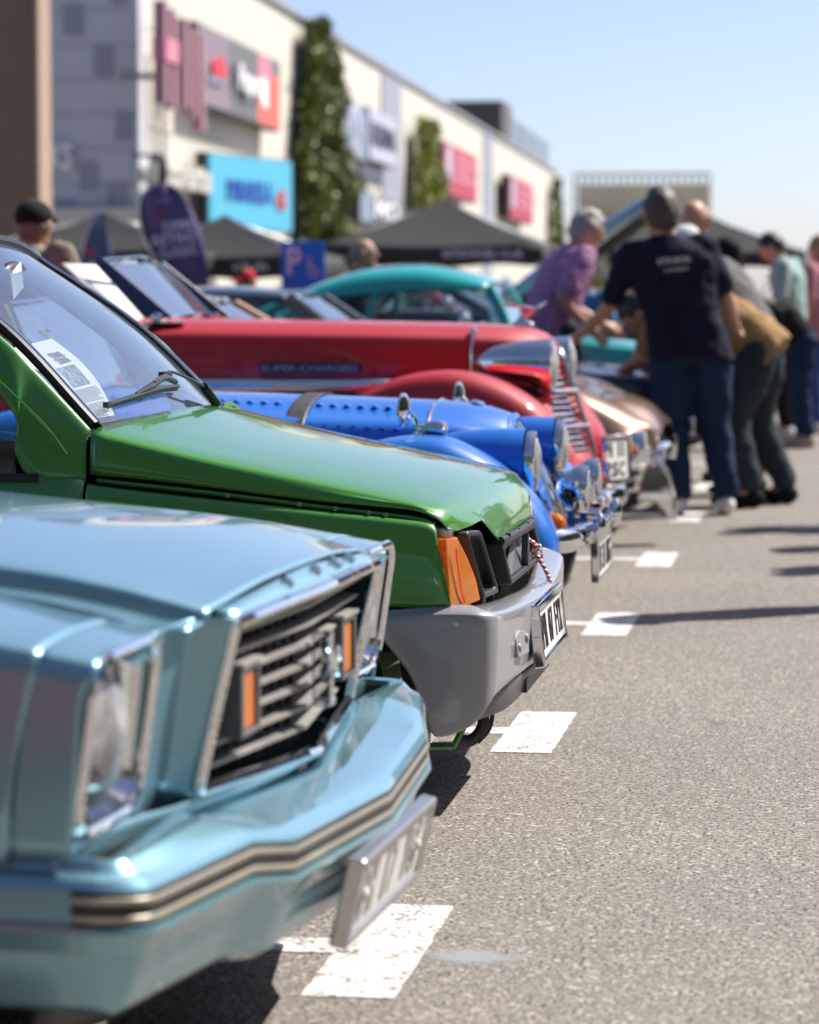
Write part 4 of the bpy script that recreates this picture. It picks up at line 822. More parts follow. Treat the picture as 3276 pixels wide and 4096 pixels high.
# windscreen, frame, pillars
wb = [(-.897, -.632, .846), (-.868, -.32, .852), (-.858, 0, .854), (-.868, .32, .852), (-.905, .62, .842)]
wt = [(-1.352, -.535, 1.212), (-1.330, -.27, 1.240), (-1.322, 0, 1.248), (-1.330, .27, 1.240), (-1.352, .535, 1.212)]
wm = [tuple(Vector(a).lerp(Vector(b), .5) + Vector((.022, 0, .016))) for a, b in zip(wb, wt)]
ws = ob('windscreen', gsurf([wb, wm, wt], 8, 6), M['screen'], car, ang=80)
def edge(k): return [wb[k], wm[k], wt[k]]
for k, s in ((0, -1), (4, 1)):
    ob('windscreen_seal', gtube([Vector(p) + Vector((-.003, s * .012, .002)) for p in edge(k)], .012, 8, 8), M['seal'], ws)
    ob('windscreen_trim', gtube([Vector(p) + Vector((.007, s * .004, .007)) for p in edge(k)], .0045, 6, 8), M['chrome'], ws)
ob('windscreen_seal', gtube([Vector(p) + Vector((-.004, 0, .006)) for p in wt], .014, 8, 6), M['seal'], ws)
ob('windscreen_seal', gtube([Vector(p) + Vector((.002, 0, -.004)) for p in wb], .010, 8, 6), M['seal'], ws)
for s in (-1, 1):
    a = [(-.904, -.674, .836), (-.910, -.680, .846), (-1.02, -.672, .958), (-1.10, -.662, 1.032), (-1.38, -.575, 1.235)]   # front edge of the pillar skin
    b_ = [(-.902, -.708, .735), (-1.00, -.722, .735), (-1.048, -.722, .80), (-1.075, -.706, .905), (-1.43, -.60, 1.195)]      # rear edge, down to the quarter-light corner
    rows = []
    for i in range(5):
        p, q_ = Vector(a[i]), Vector(b_[i]); rows.append([p + Vector((-.006, .022, .0)), p + Vector((0, 0, .004)), p.lerp(q_, .1) + Vector((0, -.008, .0)), p.lerp(q_, .5) + Vector((0, -.010, 0)), q_, q_ + Vector((-.004, .02, 0))])
    mm = (lambda g: g) if s < 0 else mir
    ob('windscreen_pillar', mm(gsurf(rows, 6, 3)), PG, car, ang=60, solid=.004)
    ob('drip_rail', mm(gtube([(-.94, -.728, .795), (-.985, -.732, .855), (-1.10, -.712, .955), (-1.30, -.66, 1.11)], .0022, 6, 5)), PG, car)
    # door below the glass
    rows = []
    for u in (-.902, -1.05, -1.40, -1.85, -1.95):
        rows.append([(u, -.706, .742), (u, -.722, .733), (u, -.738, .70), (u, -.752, .60), (u, -.756, .45), (u, -.742, .28), (u, -.715, .20)])
    d_ = ob('front_door', mm(gsurf(rows, 3, 4)), PG, car, ang=55, solid=.004)
    ob('door_handle', mm(gbox((-1.80, -.765, .66), (.13, .02, .025))), M['black_plastic'], d_, False, bev=.005)
    ob('door_glass', mm(gsurf([[(-1.05, -.715, .742), (-1.5, -.715, .742), (-1.95, -.715, .742)], [(-1.085, -.70, .905), (-1.5, -.695, .95), (-1.95, -.69, .95)], [(-1.42, -.60, 1.19), (-1.6, -.60, 1.20), (-1.95, -.60, 1.21)]], 4, 3)), M['glass'], car)
    ob('door_trim', mm(gsurf([[(-1.0, -.66, .742), (-1.95, -.66, .742)], [(-1.0, -.655, .45), (-1.95, -.655, .45)]], 2, 2)), M['tan_trim'], car, solid=.02)
    ob('door_glass_rail', mm(gtube([(-1.0, -.722, .742), (-1.95, -.722, .742)], .009, 6)), M['seal'], car)
# scuttle
ob('pillar_gap', [gbox((-.93, s_ * .66, .72), (.06, .03, .20)) for s_ in (-1,)], M['dark'], car, False)
ob('scuttle', gsurf([sym([(-.892, -.66, .822), (-.865, -.33, .842), (-.852, 0, .846)]), sym([(-.93, -.66, .83), (-.93, -.33, .83), (-.93, 0, .83)])], 2, 3), M['black_plastic'], car)
ob('cowl_lip', gtube([(-.905, .665, .842), (-.885, .69, .842), (-.86, .70, .82), (-.80, .70, .80)], .010, 8, 4), PG, car)
# roof and tail
rows = []
for u, w, z, c in ((-1.345, .545, 1.235, .02), (-1.45, .57, 1.275, .035), (-1.9, .60, 1.335, .045), (-2.5, .60, 1.33, .04), (-2.9, .57, 1.27, .03)): rows.append(sym([(u - .03, -w - .02, z - .05), (u, -w, z - .02), (u, -w * .8, z), (u, 0, z + c * .4)]))
ob('roof', gsurf(rows, 4, 4), PG, car, solid=.01)
shell(car, 'rear_body', [(-1.96, [(.69, .20), (.742, .30), (.755, .5), (.735, .70), (.715, .74), (.70, .745)]), (-2.8, [(.69, .22), (.742, .32), (.755, .5), (.735, .72), (.70, .78), (.69, .79)]), (-3.4, [(.66, .28), (.71, .36), (.72, .5), (.70, .7), (.66, .78), (.64, .80)]), (-3.48, [(.4, .3), (.5, .38), (.55, .5), (.5, .7), (.4, .76), (.02, .78)])], PG)
ob('tailgate', gsurf([sym([(-2.88, -.56, 1.25), (-2.9, 0, 1.27)]), sym([(-3.2, -.62, .98), (-3.24, 0, 1.0)]), sym([(-3.42, -.64, .75), (-3.46, 0, .77)])], 3, 3), M['dark_glass'], car)
for s in (-1, 1):
    ob('rear_pillar', gtube([(-1.97, s * .70, .75), (-2.0, s * .60, 1.22)], .03, 8), PG, car)
    ob('rear_pillar', gsurf([[(-2.75, s * .695, .78), (-3.36, s * .645, .79)], [(-2.62, s * .60, 1.24), (-2.9, s * .57, 1.25)]], 3, 2), PG, car, solid=.02)
    ob('rear_side_glass', gsurf([[(-1.98, s * .70, .75), (-2.75, s * .695, .78)], [(-2.0, s * .60, 1.21), (-2.62, s * .60, 1.24)]], 2, 2), M['glass'], car)
ob('floor_pan', gbox((-1.9, 0, .24), (2.6, 1.34, .08)), M['dark'], car, False)
for u in (-.60, -3.0):
    for v in (-.64, .64): wheel(car, u, v, .275, .15, M['satin'])
# cabin fittings
ob('dashboard', gsurf([sym([(-.93, -.60, .826), (-.92, 0, .832)]), sym([(-1.06, -.62, .80), (-1.06, 0, .80)]), sym([(-1.10, -.62, .72), (-1.10, 0, .70)])], 3, 4), M['interior'], car)
sw = ob('steering_wheel', xf(gtube([(0, .185 * math.cos(t * math.pi / 12), .185 * math.sin(t * math.pi / 12)) for t in range(24)], .012, 8, 1, True), Matrix.Translation((-1.27, .33, .86)) @ Matrix.Rotation(R(-28), 4, 'Y')), M['interior'], car)
ob('steering_spoke', xf(gbox((0, 0, 0), (.02, .34, .03)), Matrix.Translation((-1.27, .33, .86)) @ Matrix.Rotation(R(-28), 4, 'Y')), M['interior'], sw, False)
for v in (-.33, .33): ob('seat', [gbox((-1.62, v, .50), (.5, .46, .14)), gbox((-1.88, v, .76), (.12, .46, .56), Matrix.Rotation(R(-14), 3, 'Y'))], M['interior'], car, False, bev=.03)
ob('interior_mirror', gell((-1.24, -.06, 1.175), (.02, .09, .026)), M['black_plastic'], car)
ob('mirror_card', gbox((-1.222, -.10, 1.155), (.003, .09, .06), Matrix.Rotation(R(20), 3, 'X')), M['paper'], car, False)
# wiper
def gls(v, t, h=0.0):    # point on the outside of the windscreen, h metres off it
    a = (v / .626) ** 2; c = 4 * t * (1 - t)
    return Vector((-.858 - .041 * a + t * (-.464 + .005 * a) + .022 * c + h * .72, v, .854 - .009 * a + t * (.394 - .03 * a) + .016 * c + h * .70))
wp = ob('wiper_arm', gtube([gls(.41, -.01, .012), gls(.28, .07, .03), gls(.07, .148, .032), gls(.0, .150, .03)], [.0048, .0042, .0035, .0035], 6, 5), M['black_plastic'], car)
A_, B_ = gls(.40, .0, .014), gls(.29, .065, .03)
ob('wiper_spring', gtube([A_, B_], .0095, 8, 3), M['black_plastic'], wp)
for k in range(12): ob('spring_coil', glathe([(.0108, -.0018), (.0115, 0), (.0108, .0018)], A_.lerp(B_, k / 11), tuple(B_ - A_), 10), M['black_plastic'], wp)
ob('wiper_bridge', [gtube([gls(.07, .118, .02), gls(-.04, .135, .026), gls(-.17, .112, .022), gls(-.30, .095, .014)], [.007, .0085, .0075, .004], 6, 4), gbox(gls(0, .150, .026), (.016, .075, .013))], M['black_plastic'], wp)
for k in range(4): ob('bridge_slot', gbox(gls(-.05 - .035 * k, .138 - .006 * k, .0335), (.004, .018, .006)), M['satin'], wp, False)
ob('wiper_blade', [gtube([gls(.10, .105, .012), gls(-.1, .105, .012), gls(-.3, .09, .011), gls(-.50, .075, .009)], .0058, 6, 4), gtube([gls(.10, .098, .005), gls(-.1, .098, .005), gls(-.3, .083, .004), gls(-.50, .068, .003)], .003, 5, 4)], M['black_plastic'], wp)
ob('blade_end', gbox(gls(-.51, .074, .009), (.012, .025, .012)), M['black_plastic'], wp, False)
# printed sheet behind the glass with suction cups
sh = empty('info_sheet', (0, 0, 0), 0, label='white printed club information sheet behind the green car windscreen', cat='sheet')
sh.location = (-0.64 - .012, 6.57, -.012)
TL, TR, BR, BL = [Vector(p) for p in ((-1.082, -.600, 1.019), (-1.098, -.165, 1.036), (-.898, -.365, .860), (-.900, -.632, .852))]
TL = Vector((-1.082, -.595, 1.017)); BL = Vector((-.902, -.640, .853))
def sp(s, t): # s across, t down
    p = TL.lerp(TR, s).lerp(BL.lerp(BR, s), t); return p + Vector((.018 * math.sin(math.pi * t) - .012, 0, .012 * math.sin(math.pi * t)))
ob('sheet', (lambda n: ([sp(i / n, j / n) for j in range(n + 1) for i in range(n + 1)], [(j * (n + 1) + i, j * (n + 1) + i + 1, (j + 1) * (n + 1) + i + 1, (j + 1) * (n + 1) + i) for j in range(n) for i in range(n)]))(8), M['paper'], sh)
nrm = (sp(1, .3) - sp(0, .3)).cross(sp(.5, 0) - sp(.5, .6)).normalized()
if nrm.z < 0: nrm = -nrm
def quadon(s0, s1, t0, t1): return ([sp(s0, t0) + nrm * .0015, sp(s1, t0) + nrm * .0015, sp(s1, t1) + nrm * .0015, sp(s0, t1) + nrm * .0015], [(0, 1, 2, 3)])
def texton(txt, s, t, h, w): 
    xd = sp(s + .1, t) - sp(s - .1, t); yd = sp(s, t - .1) - sp(s, t + .1); yd = (yd - xd * (yd.dot(xd) / xd.length_squared))
    return gtext(txt, sp(s, t) + nrm * .002, xd, yd, h, w, .0005, bold=.02)
ob('heading', texton('RETROMOBIL', .66, .21, .020, .105), M['ink_grey'], sh, False)
ob('heading', texton('CLUB ROMANIA', .66, .29, .020, .105), M['ink_grey'], sh, False)
ob('club_emblem', gring([sp(.30, .25) + nrm * .0018 + (sp(.36, .25) - sp(.30, .25)) * math.cos(a * .524) + (sp(.30, .20) - sp(.30, .25)) * 1.2 * math.sin(a * .524) for a in range(12)], [sp(.30, .25) + nrm * .0018 + (sp(.36, .25) - sp(.30, .25)) * .6 * math.cos(a * .524) + (sp(.30, .20) - sp(.30, .25)) * .75 * math.sin(a * .524) for a in range(12)], tuple(nrm * .0004)), M['ink_grey'], sh, False)
m_, nt_, b_ = newmat('printed_photo'); f_ = nz(nt_, coords(nt_), 60.0, 4)
nt_.links.new(ramp(nt_, f_, [(0.32, (0.05, 0.09, 0.06)), (0.46, (0.16, 0.2, 0.24)), (0.56, (0.45, 0.48, 0.48)), (0.68, (0.12, 0.2, 0.3))]), b_.inputs['Base Color']); b_.inputs['Roughness'].default_value = .5
ob('printed_photo', quadon(.36, .80, .36, .60), m_, sh, False)
random.seed(5)
for k in range(20):
    if k != 9: ob('text_line', quadon(.22, random.uniform(.80, .93), .635 + k * .0165, .640 + k * .0165), M['ink_grey'], sh, False)
for s_ in (.03, .96): ob('suction_cup', glathe([(.018, 0), (.014, .006), (.006, .010), (.005, .016), (0, .017)], sp(s_, -.06), tuple(nrm), 14), M['lamp_glass'], sh)
# ------------------------------------------------------------------ royal blue open roadster with strap
def wing_geom(path, cols, n=5):
    """path: (u, z) along the crown from rear to front; cols: (v, drop along inward normal)"""
    P = [Vector(p) for p in path]; rows = []
    for i in range(len(P)):
        d = (P[min(i + 1, len(P) - 1)] - P[max(i - 1, 0)]).normalized(); nn = Vector((d.y, -d.x))
        if nn.y > 0 and False: nn = -nn
        c = Vector((-.55, .35)); 
        inn = nn if nn.dot(c - P[i]) > 0 else -nn
        rows.append([(P[i].x + inn.x * k, v, P[i].y + inn.y * k) for v, k in cols])
    return gsurf(rows, n, 3)
car = empty('parked_car', (-0.64, 8.95, 0), 0.0, label='royal blue roadster with leather bonnet strap and chrome lamps, third in the row', cat='car')
PR = M['p_royal']
def sec(u, zt, hw, zb, k=.55): return (u, [(hw, zb), (hw, zb + (zt - zb) * .55), (hw * .94, zt - (zt - zb) * .22), (hw * .74, zt - .045), (hw * .42, zt - .012), (0, zt)])
bon = shell(car, 'bonnet', [sec(-1.62, .838, .475, .50), sec(-1.35, .832, .455, .50), sec(-.95, .820, .405, .50), sec(-.58, .806, .345, .50)], PR, 5, 4)
cowl = shell(car, 'bonnet_front', [sec(-.572, .806, .344, .50), sec(-.46, .793, .31, .50), sec(-.37, .770, .265, .50), sec(-.335, .748, .235, .48)], PR, 5, 4)
ob('bonnet_seam_strip', gtube([(-.576, -.345, .56), (-.576, -.335, .70), (-.576, -.25, .768), (-.576, -.13, .797), (-.576, 0, .806), (-.576, .13, .797), (-.576, .25, .768), (-.576, .335, .70)], .005, 6, 4), M['chrome'], bon)
def bonz(u, v): # height of the bonnet skin
    t = (u + 1.62) / 1.04; zt = .838 + (.806 - .838) * t; hw = .475 + (.345 - .475) * t; a = abs(v) / hw
    return zt - .012 * (a / .42) ** 2 if a < .42 else (zt - .012 - (a - .42) / .32 * .033 if a < .74 else zt - .045 - (a - .74) / .2 * .05)
lv_me = ob('louvre', gell((0, 0, 0), (.013, .034, .007), 10, 6), PR, bon)
first = True
for row_v in (-.33, .30, -.20):
    for k in range(23):
        u = -1.60 + k * .0425
        if abs(u + .97) < .045 or u > -.64: continue
        v = row_v * (1 + (-.62 - u) * .22)
        o = lv_me if first else lv_me.copy()
        if not first: COL.objects.link(o); o.parent = bon
        first = False; o.location = (u, v, bonz(u, v) + .002); o.rotation_euler = (R(28) if v > .1 else (R(-28) if v < -.25 else R(-12)), 0, 0)
ob('bonnet_strap', gsurf([[(u, -.425, .58), (u, -.420, .675), (u, -.395, .737), (u, -.30, .785), (u, -.17, .812), (u, 0, .824), (u, .17, .812), (u, .30, .785), (u, .40, .73), (u, .425, .58)] for u in (-1.0, -.985, -.955, -.94)], 2, 4), M['leather'], car, solid=.005)
cols = [(-.80, .12), (-.785, .06), (-.755, .018), (-.70, .002), (-.62, .0), (-.54, .012), (-.49, .035), (-.45, .09)]
g1 = wing_geom([(-1.28, .30), (-1.15, .38), (-1.02, .50), (-.86, .63), (-.68, .705), (-.506, .722), (-.40, .690), (-.30, .628), (-.215, .55), (-.165, .47), (-.146, .405), (-.158, .345)], cols, 4)
for g in (g1, mir(g1)): ob('front_wing', g, PR, car, ang=60, solid=.006)
for s in (-1, 1):
    # lamp pod blending from wing to headlamp
    pod = [[(u, s * .45 + r * 1.0 * math.cos(t), z + r * math.sin(t)) for t in [R(a) for a in range(-60, 241, 30)]] for u, r, z in ((-.62, .02, .66), (-.54, .055, .655), (-.44, .083, .648), (-.34, .096, .642), (-.262, .099, .638))]
    ob('lamp_pod', gsurf(pod, 3, 2), PR, car)
    ob('inner_valance', gsurf([[(-.62, s * .33, .62), (-.36, s * .26, .66), (-.30, s * .24, .60)], [(-.60, s * .46, .56), (-.30, s * .44, .56), (-.24, s * .44, .50)], [(-.5, s * .55, .50), (-.26, s * .52, .46), (-.21, s * .5, .42)]], 3, 3), PR, car, solid=.006)
    lampset(car, -.245, s * .45, .637, .088, .05)
    lampset(car, -.112, s * .21, .545, .068, .045, nm='fog_lamp')
    ob('fog_lamp_shell', glathe([(0, -.085), (.03, -.078), (.055, -.05), (.068, -.01)], (-.112, s * .21, .545), (1, 0, 0), 24), M['chrome'], car)
    ob('fog_lamp_bracket', gcyl((-.15, s * .21, .48), (-.15, s * .21, .42), .012, .012, 10), PR, car)
    ind = ob('turn_signal', glathe([(0, .028), (.018, .024), (.030, .008), (.033, -.012), (.025, -.03), (0, -.035)], (-.165, s * .515, .462), (.9, s * .3, 0), 18), M['amber'], car)
    ob('signal_base', glathe([(.034, -.012), (.036, -.02), (.03, -.05), (0, -.055)], (-.165, s * .515, .462), (.9, s * .3, 0), 16), M['chrome'], ind)
    # over-rider horn of the bumper and the wing mirror
    mr = ob('wing_mirror', [xf(glathe([(0, -.016), (.03, -.013), (.050, -.004), (.052, .002), (.046, .004)], (0, 0, 0), (1, 0, 0), 24), Matrix.Translation((-.602, s * .625, .795)) @ Matrix.Rotation(R(170), 4, 'Z')), gtube([(-.59, s * .62, .795), (-.572, s * .615, .775), (-.565, s * .615, .748), (-.558, s * .615, .722)], .0065, 8, 3)], M['chrome'], car)
    ob('mirror_foot', glathe([(.024, 0), (.022, .008), (.01, .018), (0, .02)], (-.557, s * .615, .716), (0, 0, 1), 14), M['chrome'], mr)
    sl = ob('side_lamp', glathe([(0, -.055), (.012, -.045), (.022, -.01), (.024, .015), (.02, .028)], (-.512, s * .615, .743), (1, 0, 0), 18), M['chrome'], car)
    ob('side_lamp_lens', glathe([(.021, .026), (.014, .036), (0, .04)], (-.512, s * .615, .743), (1, 0, 0), 16), M['lamp_glass'], sl)
    ob('side_lamp_foot', gbox((-.512, s * .615, .722), (.05, .02, .018)), M['black_plastic'], sl, False, bev=.004)
# raked waterfall grille
gt, gb = Vector((-.342, 0, .748)), Vector((-.188, 0, .44))
def gl(v, t): return Vector((gt.x + (gb.x - gt.x) * t - .9 * v * v, v, gt.z + (gb.z - gt.z) * t - .35 * v * v + .012 * math.sin(math.pi * t)))
gsh = ob('grille_surround', gtube([gl(-.15, 1), gl(-.165, .6), gl(-.16, .2), gl(-.12, .03), gl(0, -.02), gl(.12, .03), gl(.16, .2), gl(.165, .6), gl(.15, 1)], .014, 8, 5), PR, car)
ob('grille_back', gsurf([[gl(v, 0) + Vector((-.02, 0, -.01)) for v in (-.15, 0, .15)], [gl(v, 1) + Vector((-.02, 0, 0)) for v in (-.15, 0, .15)]], 3, 3), M['dark'], car)
for k in range(13):
    v = -.144 + k * .024; ob('grille_bar', gtube([gl(v, .03 + 1.2 * v * v), gl(v, .5), gl(v, 1)], .0045, 6, 5), M['chrome'], gsh)
ob('nose_sheet', gsurf([[(-.335, s_ * .235, .70) for s_ in (-1, -.5)], [(-.25, -.25, .55), (-.24, -.16, .56)], [(-.19, -.26, .42), (-.19, -.16, .42)]], 3, 2), PR, car)
ob('nose_sheet', mir(gsurf([[(-.335, s_ * .235, .70) for s_ in (-1, -.5)], [(-.25, -.25, .55), (-.24, -.16, .56)], [(-.19, -.26, .42), (-.19, -.16, .42)]], 3, 2)), PR, car)
ob('grille_badge', glathe([(.022, 0), (.024, .006), (.015, .012), (0, .013)], (-.462, 0, .792), (.25, 0, 1), 16, 1.6), M['chrome'], car)
# bumper, over-riders, plate
bpts = [(-.20, -.66), (-.125, -.60), (-.085, -.45), (-.067, -.2), (-.062, 0)]; bpts = bpts + [(u, -v) for u, v in reversed(bpts[:-1])]
rows = []
for i, (u, v) in enumerate(bpts):
    e = .6 if i in (0, len(bpts) - 1) else 1
    rows.append([(u - .03, v, .418 + .034 * e), (u - .010, v, .418 + .030 * e), (u, v, .418 + .016 * e), (u + .004, v, .418), (u, v, .418 - .018 * e), (u - .012, v, .418 - .032 * e), (u - .03, v, .418 - .035 * e)])
bmp = ob('front_bumper', gsurf(rows, 5, 3), M['chrome'], car, solid=.004)
for v in (-.30, .34): ob('over_rider', gell((-.058, v, .435), (.022, .026, .048), 16, 10), M['chrome'], bmp)
for v in (-.12, -.02, .1): ob('bumper_bolt', gell((-.056, v, .44), (.012, .013, .013), 12, 8), M['chrome'], bmp)
for s in (-1, 1): ob('bumper_iron', gcyl((-.26, s * .38, .43), (-.10, s * .36, .43), .016, .016, 12), M['chrome'], car)
plate(car, (-.072, 0, .328), .50, .112, R(-1), 'PH 31 MRG', M['chrome'], fw=.006)
# body tub, screen, wheels
shell(car, 'body_tub', [(-1.625, [(.48, .30), (.49, .5), (.485, .70), (.44, .80), (.36, .82), (.02, .84)]), (-1.95, [(.54, .28), (.56, .5), (.56, .68), (.54, .74), (.50, .76), (.46, .76)]), (-2.5, [(.56, .28), (.58, .5), (.58, .66), (.56, .70), (.52, .72), (.48, .72)]), (-3.1, [(.52, .3), (.54, .5), (.54, .68), (.50, .76), (.40, .79), (.02, .80)]), (-3.6, [(.40, .34), (.42, .45), (.42, .55), (.38, .62), (.3, .66), (.02, .67)])], PR, 4, 3)
g2 = wing_geom([(-3.75, .40), (-3.6, .55), (-3.35, .70), (-3.05, .74), (-2.8, .69), (-2.62, .55), (-2.5, .36), (-2.35, .30)], cols, 4)
for g in (g2, mir(g2)): ob('rear_wing', g, PR, car, ang=60, solid=.006)
for s in (-1, 1): ob('running_board', gbox((-1.8, s * .66, .29), (1.2, .22, .04)), M['black_plastic'], car, False, bev=.01)
scr = ob('windscreen', gsurf([[(-1.70, -.50, .84), (-1.66, 0, .85), (-1.70, .50, .84)], [(-1.82, -.48, 1.10), (-1.78, 0, 1.12), (-1.82, .48, 1.10)]], 3, 4), M['glass'], car)
ob('windscreen_frame', gtube([(-1.70, -.51, .83), (-1.82, -.49, 1.10), (-1.78, 0, 1.125), (-1.82, .49, 1.10), (-1.70, .51, .83), (-1.66, 0, .845)], .011, 8, 1, True), M['chrome'], scr)
for v in (-.26, .26): ob('seat', [gbox((-2.35, v, .48), (.45, .42, .14)), gbox((-2.62, v, .72), (.14, .42, .46), Matrix.Rotation(R(-12), 3, 'Y'))], M['tan_trim'], car, False, bev=.03)
for u in (-.53, -3.05):
    for v in (-.62, .62): wheel(car, u, v, .325, .15, M['chrome'], r_in=.20)

# ------------------------------------------------------------------ red long-bonnet tourer
car = empty('parked_car', (-0.64, 11.55, 0), 0.0, label='red long bonnet tourer with big chrome headlamps and V grille, fourth in the row', cat='car')
PD = M['p_red']
def rsec(u, zt, hw, zb): return (u, [(hw, zb), (hw * 1.0, zb + (zt - zb) * .45), (hw * .985, zt - (zt - zb) * .30), (hw * .90, zt - .040), (hw * .70, zt - .012), (hw * .35, zt - .002), (0, zt)])
bon = shell(car, 'bonnet', [rsec(-2.02, 1.050, .50, .815), rsec(-1.6, 1.044, .47, .815), rsec(-1.1, 1.036, .42, .815), rsec(-.765, 1.028, .36, .815)], PD, 5, 4)
shell(car, 'bonnet_nose', [rsec(-.757, 1.028, .359, .80), rsec(-.62, 1.018, .31, .80), rsec(-.53, .998, .25, .82), rsec(-.475, .962, .15, .84), (-.455, [(.02, .86), (.022, .88), (.022, .90), (.02, .915), (.015, .925), (.008, .93), (0, .932)])], PD, 5, 4)
ob('bonnet_seam', gtube([(-.761, -.362, .82), (-.761, -.358, .93), (-.761, -.33, .99), (-.761, -.25, 1.017), (-.761, 0, 1.029), (-.761, .25, 1.017), (-.761, .33, .99)], .0045, 6, 4), M['chrome'], bon)
for v in (-.33, .33): ob('bonnet_catch', gell((-.76, v * 1.0, .995), (.018, .012, .014), 10, 8), M['chrome'], bon)
ob('cowl', gsurf([sym([(-2.026, -.50, .80), (-2.026, -.50, .92), (-2.026, -.46, 1.01), (-2.026, -.36, 1.040), (-2.026, 0, 1.051)]), sym([(-2.30, -.56, .80), (-2.30, -.56, .92), (-2.30, -.52, 1.00), (-2.30, -.40, 1.035), (-2.30, 0, 1.05)])], 3, 3), PD, car, solid=.006)
ob('cowl_button', gell((-2.03, -.475, 1.012), (.014, .014, .014), 10, 8), M['chrome'], car)
# silver belt below the bonnet, exhaust side and badge
for s in (-1, 1):
    ob('belt_moulding', gsurf([[(-2.3, s * .52, .815), (-1.6, s * .485, .815), (-1.0, s * .44, .815)], [(-2.3, s * .535, .800), (-1.6, s * .50, .800), (-1.0, s * .455, .800)], [(-2.3, s * .53, .765), (-1.6, s * .495, .765), (-1.0, s * .45, .765)]], 3, 4), M['chrome'], car, solid=.004)
    ob('chassis_side', gsurf([[(-2.3, s * .53, .763), (-1.0, s * .45, .763)], [(-2.3, s * .56, .55), (-.9, s * .47, .55)], [(-2.3, s * .58, .35), (-.9, s * .5, .35)]], 3, 4), M['steel'], car, solid=.004)
    n0 = s * 1.0
    bd = ob('badge_plaque', gprism([(-1.575, s * .487, .840), (-1.18, s * .456, .840), (-1.18, s * .456, .872), (-1.575, s * .487, .872)], (0, s * .006, 0)), M['ink'], car, False, bev=.002)
    ob('badge_lettering', gtext('SUPER-CHARGED', (-1.378, s * .480, .856), (1 if s < 0 else -1, .079 * (1 if s < 0 else 1), 0), (0, 0, 1), .021, .375, .004, bold=.01), M['steel'], bd, False)
cols = [(-.93, .16), (-.915, .08), (-.88, .022), (-.81, .002), (-.72, .0), (-.62, .015), (-.55, .05), (-.50, .11)]
g1 = wing_geom([(-1.75, .34), (-1.55, .40), (-1.38, .53), (-1.22, .69), (-1.02, .815), (-.80, .855), (-.62, .822), (-.46, .732), (-.36, .61), (-.31, .49), (-.305, .39), (-.33, .33)], cols, 4)
for g in (g1, mir(g1)): ob('front_wing', g, PD, car, ang=60, solid=.006)
for s in (-1, 1):
    hl = ob('headlamp_shell', glathe([(0, -.30), (.03, -.285), (.066, -.22), (.092, -.12), (.103, -.03), (.106, 0)], (-.455, s * .38, .866), (1, 0, -.04), 30), M['chrome'], car)
    lampset(car, -.452, s * .38, .866, .099, .05)
    ob('lamp_bracket', gsurf([[(-.70, s * .40, .83), (-.56, s * .44, .80), (-.46, s * .40, .79)], [(-.70, s * .40, .77), (-.56, s * .46, .73), (-.44, s * .42, .72)]], 2, 4), PD, car, solid=.02)
    ob('lamp_cavity', gsurf([[(-.69, s * .41, .815), (-.56, s * .452, .79), (-.48, s * .41, .78)], [(-.69, s * .41, .782), (-.56, s * .462, .742), (-.47, s * .425, .74)]], 2, 4), M['dark'], car, solid=.022)
    ob('inner_wing', gsurf([[(-1.2, s * .44, .80), (-.8, s * .37, .80), (-.5, s * .30, .78)], [(-1.2, s * .56, .62), (-.8, s * .54, .72), (-.40, s * .52, .62)]], 3, 4), PD, car, solid=.01)
# V grille with horizontal bars and a steel centre ridge
def gv(v, t): return Vector((-.462 + .145 * t - .55 * abs(v), v, .93 - .42 * t))
rid = ob('grille_ridge', gsurf([[gv(0, t) + Vector((.006, -.022, 0)), gv(0, t) + Vector((.016, 0, .002)), gv(0, t) + Vector((.006, .022, 0))] for t in (0, .33, .66, 1.0)], 3, 2), M['steel'], car, solid=.006)
ob('grille_back', gsurf([[gv(-.26, t) + Vector((-.03, 0, 0)), gv(0, t) + Vector((-.03, 0, 0)), gv(.26, t) + Vector((-.03, 0, 0))] for t in (.05, .98)], 2, 3, lv=True), M['p_red'], car)
for k in range(17):
    t = .06 + k * .056
    if abs(k - 6) < 1 or abs(k - 12) < 1: continue
    hw = .10 + .14 * min(1, t * 1.6)
    ob('grille_bar', gtube([gv(-hw, t), gv(0, t), gv(hw, t)], .0062, 6), M['chrome'], rid)
for t in (.40, .735): ob('grille_crossbar', gtube([gv(-.25, t) + Vector((.008, 0, 0)), gv(0, t) + Vector((.012, 0, 0)), gv(.25, t) + Vector((.008, 0, 0))], .016, 8, 1, ry=.010), M['chrome'], rid)
for s in (-1, 1): ob('grille_rim', gtube([gv(s * .03, -.01), gv(s * .14, .12), gv(s * .24, .45), gv(s * .26, .8), gv(s * .24, 1.02)], .012, 8, 5), PD, car)
ob('nose_apron', gsurf([sym([(-.45, -.30, .53), (-.40, -.2, .52), (-.325, 0, .515)]), sym([(-.40, -.36, .42), (-.36, -.2, .42), (-.31, 0, .42)])], 2, 4), PD, car, solid=.006)
orn = ob('bonnet_ornament', gtube([(-.63, 0, 1.030), (-.60, 0, 1.055), (-.565, 0, 1.075), (-.53, 0, 1.100), (-.505, 0, 1.115)], [.006, .012, .010, .009, .003], 8, 4), M['chrome'], car)
for s in (-1, 1): ob('ornament_wing', gtube([(-.55, 0, 1.085), (-.61, s * .035, 1.095), (-.69, s * .05, 1.098)], [.008, .007, .002], 6, 3), M['chrome'], orn)
ob('ornament_base', glathe([(.03, 0), (.026, .01), (.012, .022), (0, .026)], (-.60, 0, 1.020), (0, 0, 1), 14, 1, 1.6), M['chrome'], orn)
